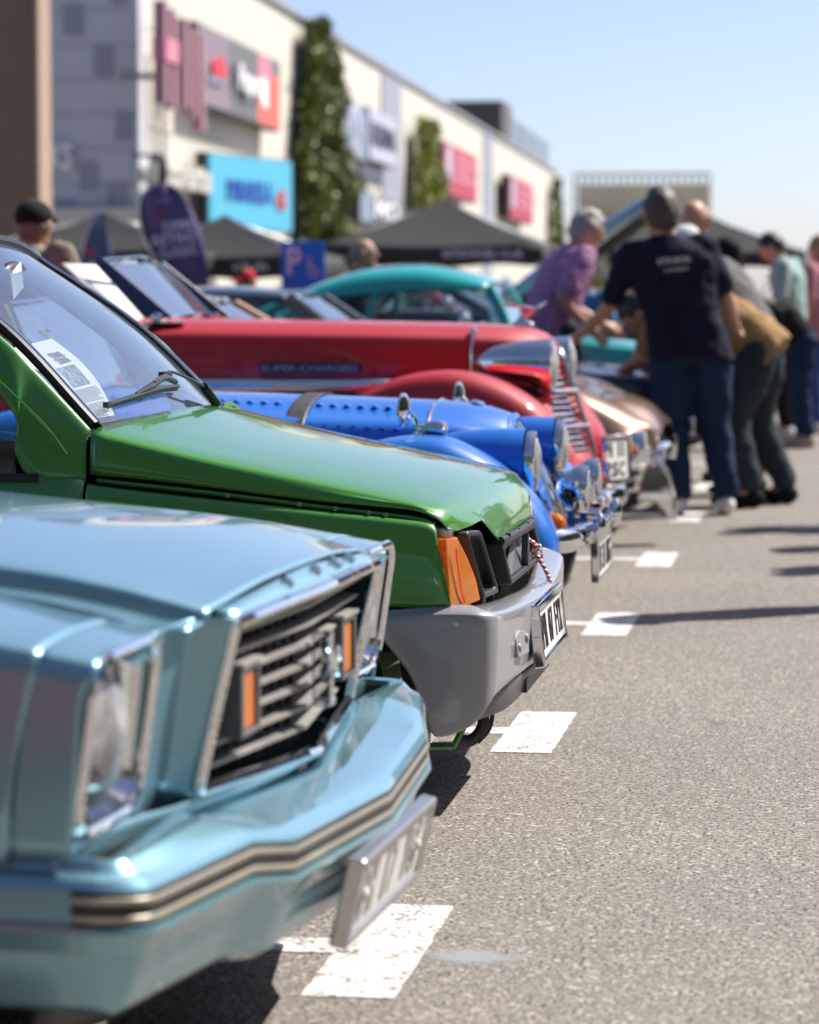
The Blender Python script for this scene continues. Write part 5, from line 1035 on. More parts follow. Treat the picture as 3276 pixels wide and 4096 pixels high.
# screen
scr = ob('windscreen', gsurf([[(-2.00, -.50, 1.055), (-1.96, 0, 1.07), (-2.00, .50, 1.055)], [(-2.20, -.47, 1.262), (-2.16, 0, 1.28), (-2.20, .47, 1.262)]], 3, 4), M['glass'], car)
ob('windscreen_frame', gtube([(-1.985, -.515, 1.045), (-2.20, -.485, 1.27), (-2.16, 0, 1.29), (-2.20, .485, 1.27), (-1.985, .515, 1.045), (-1.945, 0, 1.058)], .014, 8, 1, True), M['chrome'], scr)
for s in (-1, 1): ob('screen_wing', gprism([(-1.90, s * .53, 1.05), (-2.02, s * .53, 1.05), (-2.235, s * .50, 1.275), (-2.19, s * .50, 1.285)], (0, s * .015, 0)), plain('navy_vinyl', (.03, .05, .12), .35), scr, False, bev=.004)
ob('screen_pivot', [gell((-1.97, s * .535, 1.055), (.028, .02, .02), 12, 8) for s in (-1, 1)][:1], M['chrome'], scr); ob('screen_pivot', gell((-1.97, .535, 1.055), (.028, .02, .02), 12, 8), M['chrome'], scr)
# bumper, badge bar, plate and driving lamps
bpts = [(-.42, -.86), (-.32, -.80), (-.25, -.62), (-.22, -.40), (-.20, -.16), (-.195, 0)]; bpts = bpts + [(u, -v) for u, v in reversed(bpts[:-1])]
rows = [[(u - .02, v, zc + hh), (u + .004, v, zc + hh * .7), (u + .012, v, zc), (u + .004, v, zc - hh * .7), (u - .02, v, zc - hh)] for (u, v), zc, hh in zip(bpts, [.35] * 11, [.03, .045, .05, .05, .05, .05, .05, .05, .05, .045, .03])]
bmp = ob('front_bumper', gsurf(rows, 5, 3), M['chrome'], car, solid=.006)
for s in (-1, 1): ob('bumper_iron', gcyl((-.45, s * .3, .37), (-.17, s * .28, .37), .02, .02, 10), M['black_plastic'], car)
ob('badge_bar', gtube([(-.24, -.42, .44), (-.20, 0, .45), (-.24, .60, .44)], .009, 8, 4), M['chrome'], car)
plate(car, (-.215, -.24, .50), .24, .165, R(-3), '', M['chrome'], two=('PH 11', 'PSC'), fw=.006, yaw=R(-22))
for v, m, z in ((.02, 'red_ink', .475), (.14, 'yellow_ink', .495), (.26, 'red_ink', .51), (.38, 'yellow_ink', .52)):
    b_ = ob('club_badge', glathe([(0, .010), (.036, .010), (.042, .004), (.042, -.006), (0, -.008)], (-.205, v, z), (1, 0, 0), 22, 1.0, 1.25), M['chrome'], car)
    ob('badge_enamel', glathe([(.034, .0105), (.030, .0125), (0, .013)], (-.205, v, z), (1, 0, 0), 20, 1.0, 1.25), M[m], b_)
for s in (1,): lampset(car, -.16, s * .58, .50, .07, .07, nm='driving_lamp'); ob('driving_lamp_shell', glathe([(0, -.12), (.04, -.10), (.065, -.05), (.07, 0)], (-.16, s * .58, .50), (1, 0, 0), 22), M['chrome'], car)
# body and wheels
shell(car, 'body_tub', [(-2.305, [(.56, .35), (.58, .6), (.57, .85), (.54, .95), (.48, .99), (.44, 1.0)]), (-2.9, [(.62, .35), (.66, .6), (.66, .8), (.64, .86), (.58, .89), (.54, .89)]), (-3.6, [(.62, .35), (.66, .6), (.66, .82), (.62, .90), (.4, .94), (.02, .95)]), (-4.4, [(.4, .38), (.44, .5), (.44, .6), (.4, .68), (.25, .72), (.02, .73)])], PD, 4, 3)
g2 = wing_geom([(-4.55, .40), (-4.4, .58), (-4.1, .80), (-3.75, .86), (-3.4, .78), (-3.2, .58), (-3.05, .36), (-2.9, .32)], cols, 4)
for g in (g2, mir(g2)): ob('rear_wing', g, PD, car, ang=60, solid=.006)
for s in (-1, 1): ob('running_board', gbox((-2.3, s * .72, .33), (1.3, .26, .04)), M['chrome'], car, False, bev=.01)
for v in (-.3, .3): ob('seat', [gbox((-2.75, v, .6), (.5, .5, .16)), gbox((-3.05, v, .82), (.16, .5, .4), Matrix.Rotation(R(-12), 3, 'Y'))], M['paper'], car, False, bev=.03)
for u in (-.85, -3.75):
    for v in (-.72, .72): wheel(car, u, v, .36, .18, M['chrome'], r_in=.22)
bdp = empty('show_board', (-0.64 - 2.16, 11.0, 1.02), 0, label='white show board leaning inside the red tourer windscreen', cat='board')
ob('board', gsurf([[(.10, -.05, 0), (.10, .62, 0)], [(-.17, -.05, .24), (-.17, .62, .24)]], 2, 2), M['paper'], bdp, solid=.006)
ob('leaflet', [gbox((.17, .2, .012), (.16, .22, .004), Matrix.Rotation(.3, 3, 'Z')), gbox((.14, .42, .01), (.15, .2, .004), Matrix.Rotation(-.2, 3, 'Z'))], M['paper'], bdp, False)
# ------------------------------------------------------------------ bronze low sports car
car = empty('parked_car', (-0.64, 14.05, 0), 0.0, label='bronze low sports car with bulging wings behind the red tourer', cat='car')
PZ = M['p_bronze']
def low(u, zc, zf, hw, zb, vf=.60): return (u, [(hw * .94, zb), (hw, zb + .10), (hw * .985, zb + (zf - zb) * .62), (hw * .93, zf - .035), (vf + .02, zf), (vf - .14, zf - .012), (.30, zc), (0, zc + .02)])
shell(car, 'front_body', [low(-1.75, .80, .80, .86, .24), low(-1.2, .765, .795, .86, .26), low(-.9, .73, .775, .86, .34), low(-.6, .700, .735, .85, .36), low(-.40, .665, .655, .82, .38), low(-.27, .62, .58, .76, .40), low(-.20, .56, .535, .68, .42), (-.17, [(.60, .44), (.62, .45), (.62, .47), (.60, .485), (.55, .49), (.45, .50), (.25, .52), (0, .53)])], PZ, 5, 3)
for s in (-1, 1):
    ob('front_bumper', gsurf([[(-.14, s * .10, .47), (-.16, s * .4, .465), (-.22, s * .66, .46), (-.36, s * .80, .46)], [(-.125, s * .10, .44), (-.145, s * .4, .435), (-.205, s * .67, .43), (-.36, s * .815, .43)], [(-.14, s * .10, .41), (-.16, s * .4, .405), (-.22, s * .66, .40), (-.36, s * .80, .40)]], 3, 4), M['chrome'], car, solid=.006)
    lampset(car, -.165, s * .52, .39, .055, .05, nm='side_light')
for s in (-1,):
    cz = [(-.267, .20), (-.235, .33), (-.200, .392), (-.166, .396), (-.115, .317), (-.085, .211), (-.087, .117), (-.115, .110), (-.138, .153), (-.18, .200)]
    fs_ = ob('front_spoiler', gprism([(u, s * .73, z) for u, z in cz], (0, -s * .11, 0)), M['chrome'], car, True, 60, bev=.030, bseg=4)
    ob('spoiler_edge', gtube([(-.200, s * .735, .394), (-.164, s * .735, .398), (-.113, s * .735, .319), (-.083, s * .735, .211), (-.086, s * .735, .115)], .010, 8, 4), M['chrome'], fs_)
ob('nose_grille', gbox((-.19, 0, .40), (.05, .9, .07)), M['dark'], car, False)
shell(car, 'rear_body', [low(-1.755, .80, .80, .86, .24), low(-2.6, .82, .80, .84, .24), low(-3.2, .86, .86, .86, .30), low(-3.8, .80, .82, .84, .34), low(-4.2, .74, .74, .74, .40)], PZ, 4, 3)
greenhouse(car, (-1.95, .62, -3.3, .60, .815, .87), (-2.40, .47, -2.85, .47, 1.10, 1.10), PZ, M['glass'], pr=.025, crown=.02, trim=M['chrome'])
for u in (-.92, -3.35):
    for v in (-.74, .74): wheel(car, u, v, .33, .21, M['satin'])
# ------------------------------------------------------------------ navy coupe
def coupe(loc, label, P, zb, L, hoodz, deckz, base, roof, glass, lamps=(.62, .60, .075), bumpz=.45, hoodmat=None, hw=.86, grille=True, r=.31, wv=.72, open_hood=False, seats=True, rz=0.0, crown=.05):
    car = empty('parked_car', loc, rz, label=label, cat='car')
    def sc(u, zt, w, zz, crown=.03): return (u, [(w * .94, zz), (w, zz + .10), (w, zz + (zt - zz) * .6), (w * .96, zt - .03), (w * .86, zt), (w * .5, zt + crown * .8), (0, zt + crown)])
    b = base[0]
    fr = [sc(b - .02, hoodz, hw, zb), sc(b * .6, hoodz - .03, hw, zb), sc(b * .25, hoodz - .07, hw * .98, zb + .05), (-.06, [(hw * .86, zb + .12), (hw * .9, zb + .16), (hw * .9, zb + .25), (hw * .88, hoodz - .14), (hw * .8, hoodz - .12), (hw * .5, hoodz - .11), (0, hoodz - .105)]), (-.03, [(hw * .7, zb + .16), (hw * .75, zb + .18), (hw * .75, zb + .24), (hw * .74, zb + .28), (hw * .7, zb + .30), (hw * .4, zb + .31), (0, zb + .31)])]
    if open_hood:
        fr = [(u, [(p[0], p[1]) for p in s[:4]] + [(s[4][0], s[4][1]), (s[4][0] * .93, s[4][1] - .03), (s[4][0] * .88, s[4][1] - .25)]) for u, s in fr]
        for s in (-1, 1): pass
        g1 = gsurf([[(u, -v, z) for v, z in s] for u, s in fr], 4, 3); ob('front_wing', g1, P, car, solid=.006); ob('front_wing', mir(g1), P, car, solid=.006)
        ob('engine_bay', gbox((b * .55, 0, hoodz - .28), (-b * .8, hw * 1.5, .2)), M['dark'], car, False)
        ob('engine_block', [gbox((b * .55, 0, hoodz - .16), (.5, .4, .2)), gcyl((b * .55, -.1, hoodz - .06), (b * .55, -.1, hoodz + .0), .15, .15, 20)], M['satin'], car, False, bev=.01)
        ob('slam_panel', gbox((-.10, 0, hoodz - .13), (.1, hw * 1.7, .05)), P, car, False)
        hl = -b * .93; a = open_hood; c, s_ = math.cos(R(a)), math.sin(R(a))
        def hp(t, v, z=0.0): return (b + .12 + (hl * t) * c - z * s_, v, hoodz + .04 + hl * t * s_ + z * c - .02 * (1 - (v / hw) ** 2) * 0)
        rows = [[hp(t, v, .035 * math.sin(math.pi * min(1, t * .9 + .1)) + .03 * (1 - (v / (hw * .8)) ** 2)) for v in (-hw * .8, -hw * .5, 0, hw * .5, hw * .8)] for t in (0, .25, .5, .75, .95, 1.0)]
        ob('raised_hood', gsurf(rows, 3, 3), hoodmat or P, car, solid=.02)
        ob('hood_inner_frame', gsurf([[hp(t, v, -.02) for v in (-hw * .74, 0, hw * .74)] for t in (.05, .5, .94)], 3, 3), M['dark'], car, solid=.012)
        ob('hood_trim', gtube([hp(0, -hw * .81, .03), hp(.5, -hw * .81, .065), hp(1.0, -hw * .81, .03), hp(1.0, hw * .81, .03)], .055, 8, 1), hoodmat or M['steel'], car)
        ob('hood_prop', gcyl((b * .3, hw * .7, hoodz - .1), hp(.55, hw * .7, -.02), .008, .008, 8), M['satin'], car)
    else: shell(car, 'front_body', fr, P, 4, 3)
    shell(car, 'rear_body', [sc(b - .025, hoodz, hw, zb), sc(b - .8, hoodz + .01, hw * 1.01, zb), sc(base[2] + .1, deckz, hw, zb), sc(-L * .95, deckz - .06, hw * .95, zb + .08), (-L, [(hw * .7, zb + .2), (hw * .75, zb + .22), (hw * .75, zb + .3), (hw * .74, deckz - .25), (hw * .7, deckz - .2), (hw * .4, deckz - .18), (0, deckz - .18)])], P, 4, 3)
    greenhouse(car, base, roof, P, glass, trim=M['chrome'], seats=seats, crown=crown)
    for s in (-1, 1):
        lampset(car, -.045, s * lamps[0], lamps[1], lamps[2], .05)
        ob('turn_signal', glathe([(0, .02), (.03, .012), (.035, 0), (.035, -.02)], (-.05, s * lamps[0], lamps[1] - .16), (1, 0, 0), 14), M['amber_flat'], car)
    ob('front_bumper', gsurf([[(-.22, -hw, z), (-.02, -hw * .94, z), (.05 + o, 0, z), (-.02, hw * .94, z), (-.22, hw, z)] for z, o in ((bumpz - .045, -.01), (bumpz, .012), (bumpz + .045, -.01))], 3, 5), M['chrome'], car, solid=.01)
    if grille:
        gr = ob('grille', gbox((-.035, 0, lamps[1] - .02), (.03, lamps[0] * 1.45, .12)), M['dark'], car, False)
        for k in range(5): ob('grille_bar', gbox((-.015, 0, lamps[1] - .065 + k * .024), (.012, lamps[0] * 1.45, .006)), M['chrome'], gr, False)
    for u in (-.78, -L + .85):
        for v in (-wv, wv): wheel(car, u, v, r, .18, M['satin'])
    for s in (-1, 1): ob('door_mirror', [gell((base[0] - .25, s * (hw + .10), base[4] + .08), (.04, .07, .05)), gcyl((base[0] - .25, s * hw * .95, base[4]), (base[0] - .25, s * (hw + .07), base[4] + .05), .01, .01, 8)], M['chrome'], car)
    return car
coupe((-0.70, 16.5, 0), 'dark navy hardtop coupe showing its low roof above the red bonnet', M['p_navy'], .22, 4.7, .80, .86, (-1.93, .70, -4.0, .70, .84, .90), (-2.33, .55, -3.55, .55, 1.14, 1.11), M['glass'], crown=.045)
coupe((-1.02, 19.0, 0), 'teal rounded small saloon with chrome window trim', M['p_teal'], .24, 3.3, .90, .92, (-1.05, .60, -2.75, .58, .93, .95), (-1.19, .52, -2.52, .44, 1.215, 1.12), M['glass'], crown=.15, lamps=(.52, .62, .085), hw=.72, wv=.60, r=.27, grille=False)
coupe((-1.15, 21.6, 0), 'black saloon with its hood raised behind the crowd', M['p_black'], .26, 4.2, 1.03, .98, (-1.36, .66, -3.3, .66, 1.04, 1.0), (-1.70, .54, -2.6, .54, 1.22, 1.20), M['glass'], hoodmat=paint('paint_silver_blue', (.34, .44, .58), .5, .35), open_hood=35)
coupe((-1.45, 24.2, 0), 'pink red saloon seen through the teal car windows', M['p_pink'], .24, 4.2, .92, .92, (-1.5, .66, -3.4, .66, .95, .95), (-1.9, .54, -2.95, .54, 1.22, 1.20), M['glass'])
coupe((-1.2, 27.0, 0), 'white saloon half hidden among the crowd', M['p_white'], .24, 4.3, .90, .92, (-1.5, .66, -3.4, .66, .93, .95), (-1.9, .54, -2.95, .54, 1.32, 1.3), M['glass'])

coupe((-1.02, 1.45, 0), 'dark red saloon in the bay before the pale blue coupe, outside the left edge', paint('paint_maroon', (.24, .025, .035), 0, .4, .9, .01), .24, 4.3, .86, .90, (-1.45, .68, -3.4, .66, .90, .92), (-1.9, .54, -2.95, .54, 1.36, 1.34), M['glass'])
# ------------------------------------------------------------------ people
SKIN = plain('skin', (0.50, 0.27, 0.18), .5, 0, .08, 14); SKIN2 = plain('skin_tan', (0.36, 0.18, 0.115), .5, 0, .08, 14)
HAIR = {k: plain('hair_' + k, c, .6, 0, .35, 60, .6, 160) for k, c in dict(dark=(.018, .014, .012), grey=(.36, .34, .32), pepper=(.07, .06, .055), fair=(.30, .19, .09), stubble=(.16, .12, .10)).items()}
def cloth(name, c, var=.12, weave=350.0):
    m = plain(name, c, .85, 0, var, 7, .35, weave, spec=.2); return m
CL = {k: cloth('cloth_' + k, c) for k, c in dict(navy=(.012, .014, .034), denim=(.013, .032, .075), greyjean=(.030, .040, .052), black=(.010, .010, .012), tan=(.31, .19, .085), purple=(.20, .085, .21), grey=(.13, .125, .125), mint=(.30, .42, .40), taupe=(.23, .185, .15), blue=(.14, .25, .46), red=(.5, .03, .04), white=(.70, .70, .70), beige=(.45, .36, .26), orange=(.55, .20, .03), pink=(.5, .22, .25), skirt=(.03, .06, .2)).items()}
def checks():
    m = CL['purple']; nt = m.node_tree; b = nt.nodes['Principled BSDF']; co = coords(nt)
    fs = []
    for d in 'XYZ':
        w = nt.nodes.new('ShaderNodeTexWave'); w.bands_direction = d; w.inputs['Scale'].default_value = 11; nt.links.new(co, w.inputs['Vector']); fs.append(w.outputs['Fac'])
    a = nt.nodes.new('ShaderNodeMath'); a.operation = 'ADD'; nt.links.new(fs[0], a.inputs[0]); nt.links.new(fs[2], a.inputs[1])
    nt.links.new(ramp(nt, a.outputs[0], [(0.2, (.16, .06, .16)), (0.55, (.30, .14, .29)), (0.95, (.46, .25, .42))]), b.inputs['Base Color'])
checks()
def limb(P, r, seg=12):
    """chain of joints -> closed tapered tube with round ends; r entries: radius or (ra, rb)"""
    P = [Vector(p) for p in P]; out = gtube(cr(P, 4), [x if not isinstance(x, tuple) else x[0] for x in r] if not any(isinstance(x, tuple) for x in r) else [x[0] if isinstance(x, tuple) else x for x in r], seg)
    g = [out]
    for p, x in ((P[0], r[0]), (P[-1], r[-1])):
        x = x if not isinstance(x, tuple) else x[0]; g.append(gell(p, (x, x, x), 12, 8))
    return g
def ovals(rings, seg=20, n=3):
    """rings: (centre, half-x, half-y, rotation matrix or None) bottom to top -> closed body"""
    rows = []
    for c, a, b, q in rings:
        row = []
        for k in range(seg):
            t = 2 * math.pi * k / seg; p = Vector((a * math.copysign(abs(math.cos(t)) ** .85, math.cos(t)), b * math.copysign(abs(math.sin(t)) ** .85, math.sin(t)), 0))
            row.append(Vector(c) + (q @ p if q else p))
        rows.append(row)
    g = gsurf(rows, n, 1, closed_v=True); m = len(g[0]) // seg
    return g[0], g[1] + [tuple(range(seg)), tuple(range((m - 1) * seg, m * seg))]
def rem(o, vox, smooth=6, disp=0.0):
    m = o.modifiers.new('r', 'REMESH'); m.mode = 'VOXEL'; m.voxel_size = vox; m.use_smooth_shade = True
    s = o.modifiers.new('s', 'SMOOTH'); s.factor = .5; s.iterations = smooth
    if disp:
        t = bpy.data.textures.get('folds') or bpy.data.textures.new('folds', 'CLOUDS'); t.noise_scale = .11; t.noise_depth = 2
        d = o.modifiers.new('d', 'DISPLACE'); d.texture = t; d.strength = disp; d.mid_level = .5
    return o
def hand(w, d, side_n, k=1.0):
    """palm and five fingers hanging from wrist w along d; side_n = direction of the thumb side"""
    w = Vector(w); d = Vector(d).normalized(); t = Vector(side_n); t = (t - d * t.dot(d)).normalized(); n = d.cross(t)
    g = [ovals([(w + d * .0 * k, .022 * k, .028 * k, None)], 8, 1)] if False else []
    g += limb([w, w + d * .045 * k, w + d * .085 * k], [.026 * k, .030 * k, .026 * k], 10)
    for i, (off, ln) in enumerate(((.028, .070), (.010, .080), (-.010, .075), (-.027, .058))):
        b = w + d * .085 * k + t * off * k; g += limb([b, b + d * ln * .5 * k + n * .008 * k, b + d * ln * .95 * k + n * .026 * k], [.0095 * k, .009 * k, .0075 * k], 8)
    b = w + d * .03 * k + t * .026 * k; g += limb([b, b + (d * .035 + t * .026) * k, b + (d * .07 + t * .03 + n * .01) * k], [.012 * k, .0105 * k, .008 * k], 8)
    return g
def person(name, loc, rz, label, J, shirt, trousers, shoe, hair, skin=SKIN, hairstyle='short', H=1.0, cap=None, sleeve='short', extra=None, belly=1.0, text=None, face=True, wid=1.08, hs=1.1, lr=1.1):
    """figure faces local +y; J gives joints in metres"""
    D = dict(pelvis=(0, 0, .95), chest=(0, .0, 1.28), neck=(0, 0, 1.47), head=(0, .03, 1.605), hipL=(-.095, 0, .90), hipR=(.095, 0, .90), kneeL=(-.11, .02, .50), kneeR=(.11, .02, .50), ankL=(-.12, -.02, .09), ankR=(.12, -.02, .09),
             shL=(-.195, 0, 1.42), shR=(.195, 0, 1.42), elL=(-.26, -.03, 1.14), elR=(.26, -.03, 1.14), wrL=(-.27, .06, .90), wrR=(.27, .06, .90), look=(0, 1, -.1)); D.update(J); D = {k: Vector(v) for k, v in D.items()}
    o = empty(name, loc, rz, label=label, cat='person'); o.scale = (H, H, H)
    up = (D['neck'] - D['chest']).normalized(); across = (D['shR'] - D['shL']).normalized(); fw = up.cross(across) * -1
    q = Matrix((across, across.cross(up) * -1, up)).transposed()
    up2 = (D['chest'] - D['pelvis']).normalized(); ac2 = (D['hipR'] - D['hipL']).normalized(); q2 = Matrix((ac2, ac2.cross(up2) * -1, up2)).transposed()
    P, C_, Nk, Hd = D['pelvis'], D['chest'], D['neck'], D['head']
    hip = D['hipL'].lerp(D['hipR'], .5)
    def torso(e, hem=0.0, top=True):
        r = [(hip - up2 * (.02 + hem), .175 * wid + e, (.125 + e) * belly, q2), (P + up2 * .02, .165 * wid + e, .118 * belly + e, q2), (P.lerp(C_, .45), .160 * wid + e, .118 * belly + e, q2), (C_, .185 * wid + e, .125 + e, q), (C_.lerp(Nk, .55), .180 * wid + e, .115 + e, q)]
        if top: r += [(C_.lerp(Nk, .88), .115 + e, .085 + e, q), (Nk + up * .01, .062 + e, .062 + e, q)]
        return ovals(r)
    # one continuous body
    hd = (Hd - Nk).normalized(); lk = D['look'].normalized(); hr = lk.cross(Vector((0, 0, 1))).normalized(); hu = hr.cross(lk).normalized(); hq = Matrix((hr, lk, hu)).transposed() * hs
    g = [torso(-.012)] + limb([Nk - up * .06, Nk + hd * .03, Hd - hu * .03], [.066, .060, .060])
    g += [gell(Hd, (.076, .094, .108), 20, 14, hq), gell(Hd + hq @ Vector((0, .035, -.065)), (.056, .055, .055), 14, 10, hq)]
    if face:
        g += [gell(Hd + hq @ Vector((0, .098, -.012)), (.014, .022, .026), 8, 6, hq), gell(Hd + hq @ Vector((0, .085, .022)), (.05, .014, .012), 10, 6, hq), gell(Hd + hq @ Vector((0, .084, -.062)), (.024, .010, .009), 8, 6, hq), gell(Hd + hq @ Vector((0, .082, -.095)), (.026, .018, .016), 8, 6, hq)]
    g += [gell(Hd + hq @ Vector((s * .080, -.005, -.005)), (.012, .022, .034), 8, 6, hq) for s in (-1, 1)]
    for s, k in ((-1, 'L'), (1, 'R')):
        g += limb([D['sh' + k], D['el' + k], D['wr' + k]], [.052, .042, .028]); fa = (D['wr' + k] - D['el' + k]).normalized()
        g += hand(D['wr' + k], fa, D.get('thumb' + k, Vector((0, 1, .2))))
        g += limb([D['hip' + k], D['knee' + k], D['ank' + k]], [.082, .055, .038])
        g += limb([D['ank' + k], D['ank' + k] + Vector((0, .09, -.05)), D['ank' + k] + Vector((0, .15, -.06))], [.038, .034, .026])
    rem(ob('body', g, skin, o), .011, 4)
    # clothes
    g = [torso(.012, .06)]
    for s, k in ((-1, 'L'), (1, 'R')):
        S, E_, W = D['sh' + k], D['el' + k], D['wr' + k]
        if sleeve == 'short': g += limb([S.lerp(Nk, .25), S, S.lerp(E_, .5), S.lerp(E_, .82)], [.06, .072, .070, .068])
        else: g += limb([S.lerp(Nk, .25), S, E_, E_.lerp(W, .85)], [.06, .072, .060, .046])
    sh_ = rem(ob('shirt', g, CL[shirt], o), .014, 4, .032)
    g = [ovals([(hip - Vector((0, 0, .10)), .165, .115 * belly, q2), (hip, .178, .128 * belly, q2), (P + up2 * .06, .168, .120 * belly, q2)])]
    for k in 'LR': g += limb([D['hip' + k], D['hip' + k].lerp(D['knee' + k], .5), D['knee' + k], D['knee' + k].lerp(D['ank' + k], .55), D['ank' + k] + Vector((0, -.005, .045))], [.098 * lr, .092 * lr, .073 * lr, .064 * lr, .058 * lr])
    rem(ob('trousers' if trousers != 'skirt' else 'skirt', g, CL[trousers], o), .014, 3, .034)
    for k in 'LR':
        a = D['ank' + k]; z = -a.z + .035
        rem(ob('shoe', [gell(a + Vector((0, -.02, -.035)), (.050, .065, .055), 12, 8), gell(a + Vector((0, .05, -.047)), (.052, .11, .043), 14, 8), gell(a + Vector((0, .13, -.054)), (.050, .085, .036), 14, 8)], CL[shoe], o), .010, 3)
    # hair or cap
    def hl(x, y, z): return Hd + hq @ Vector((x, y, z))
    if hairstyle == 'short':
        vs, fs = gell((0, 0, 0), (.0815, .099, .1125), 36, 26); keep = []
        for f in fs:
            c = sum((Vector(vs[k]) for k in f), Vector()) / 4; t = min(max((c.y + .095) / .19, 0), 1); t = t * t * (3 - 2 * t)
            if c.z > -.104 + .174 * t + .010 * noise.noise(Vector((c.x * 60, c.y * 60, c.z * 60 + loc[0] * 9))): keep.append(f)
        def hv(p):
            w = .010 * noise.noise(Vector((p.x * 28, p.y * 28 + loc[1], p.z * 28))) + .006 * noise.noise(Vector((p.x * 80, p.y * 80, p.z * 80 + loc[1]))) + max(0, p.z - .05) * .10
            return Hd + hq @ (p * (1 + w / .095))
        ob('hair', ([hv(Vector(p)) for p in vs], keep), HAIR[hair], o, ang=180, solid=.006)
    elif hairstyle == 'ring':
        rem(ob('hair', [gell(hl(0, -.045, -.012), (.084, .062, .050), 16, 10, hq), gell(hl(.055, -.02, -.01), (.028, .05, .045), 12, 8, hq), gell(hl(-.055, -.02, -.01), (.028, .05, .045), 12, 8, hq)], HAIR[hair], o), .009, 3, .008)
    elif hairstyle == 'long':
        rem(ob('hair', [gell(hl(0, -.016, .018), (.088, .100, .106), 18, 12, hq), gell(hl(0, -.07, -.10), (.085, .045, .14), 14, 10, hq), gell(hl(.03, -.08, -.25), (.075, .035, .15), 14, 10, hq)], HAIR[hair], o), .010, 3, .014)
    if cap:
        c_ = rem(ob('cap', [gell(hl(0, -.012, .035), (.088, .104, .085), 18, 12, hq)], CL[cap], o), .009, 3)
        ob('cap_peak', gsurf([[hl(-.07, .07, .04), hl(0, .095, .05), hl(.07, .07, .04)], [hl(-.05, .14, .03), hl(0, .165, .035), hl(.05, .14, .03)]], 3, 4), CL[cap], c_, solid=.006)
    if text:
        for i, (t, w, hgt) in enumerate(text):
            org = C_.lerp(Nk, .42 - .22 * i) - (across.cross(up) * -1) * .168
            ob('back_print', gtext(t, org + across * .01, tuple(across), tuple(up), hgt, w, .004, bold=.01), CL['white'] if i == 0 else CL['white'], o, False)
    return o
PI = math.pi
# man in navy polo, back to us, one arm reaching down to the left
person('person', (-.715, 15.25, 0), R(8), 'man in navy polo with white print on the back and blue jeans, back turned', dict(pelvis=(-.055, 0, .93), chest=(-.13, .03, 1.24), neck=(-.175, .03, 1.455), head=(-.195, .055, 1.585), look=(-.15, 1, -.15), hipL=(-.15, 0, .88), hipR=(.05, 0, .88), kneeL=(-.13, .02, .48), kneeR=(.09, .03, .48), ankL=(-.10, -.03, .09), ankR=(.15, .0, .09),
    shL=(-.365, .03, 1.36), shR=(.03, .03, 1.40), elL=(-.46, .10, 1.10), elR=(.14, .06, 1.16), wrL=(-.62, .30, .93), wrR=(.21, .25, 1.02), thumbL=(.3, .3, 1)), 'navy', 'denim', 'white', 'pepper', SKIN, 'short', 1.0, belly=1.15, wid=1.2, lr=1.22, hs=1.16, text=(('RETROMOBIL', .175, .032), ('CLUB ROMANIA', .125, .017)))
# man bending forward in tan shirt
person('person', (-.455, 15.95, 0), R(82), 'man bending over in tan shirt and dark grey jeans beside the navy polo', dict(pelvis=(0, -.04, .86), chest=(0, .26, 1.06), neck=(0, .47, 1.08), head=(0, .60, 1.02), look=(0, .6, -.8), hipL=(-.10, -.05, .82), hipR=(.10, -.05, .82), kneeL=(-.14, .06, .46), kneeR=(.16, -.02, .46), ankL=(-.16, -.02, .09), ankR=(.20, -.14, .09),
    shL=(-.19, .43, 1.04), shR=(.19, .43, 1.04), elL=(-.22, .55, .80), elR=(.22, .55, .80), wrL=(-.15, .72, .68), wrR=(.15, .72, .68)), 'tan', 'greyjean', 'black', 'dark', SKIN, 'short', 1.03, belly=1.15, lr=1.15)
# man in purple check shirt leaning on a wing
person('person', (-1.70, 17.75, 0), R(-58), 'man in purple checked shirt leaning over a car wing', dict(pelvis=(0, -.08, .92), chest=(.0, .04, 1.22), neck=(.0, .13, 1.41), head=(0, .20, 1.53), look=(.1, 1, -.4), shL=(-.18, .10, 1.36), shR=(.18, .10, 1.36), elL=(-.24, .20, 1.10), elR=(.23, -.06, 1.12), wrL=(-.2, .42, .96), wrR=(.20, .12, .95)), 'purple', 'greyjean', 'black', 'grey', SKIN, 'short', 1.02, belly=1.25, wid=1.0)
# bald man facing us behind the navy polo
person('person', (-.86, 18.2, 0), R(165), 'bald man looking down, half hidden behind the navy polo', dict(head=(0, .06, 1.60), look=(0, .8, -.6)), 'black', 'greyjean', 'black', 'stubble', SKIN, 'ring', 1.02)
# grey t-shirt, hunched to the left, cap with red and white
person('person', (-.52, 16.9, 0), R(75), 'man in grey t-shirt hunched forward with a white cap', dict(pelvis=(0, -.04, .92), chest=(0, .12, 1.22), neck=(0, .27, 1.38), head=(0, .37, 1.46), look=(0, .7, -.7), shL=(-.19, .25, 1.34), shR=(.19, .23, 1.34), elL=(-.24, .30, 1.06), elR=(.24, .26, 1.06), wrL=(-.2, .45, .92), wrR=(.22, .36, .86)), 'grey', 'black', 'black', 'pepper', SKIN2, 'short', .98, cap='white', belly=1.25)
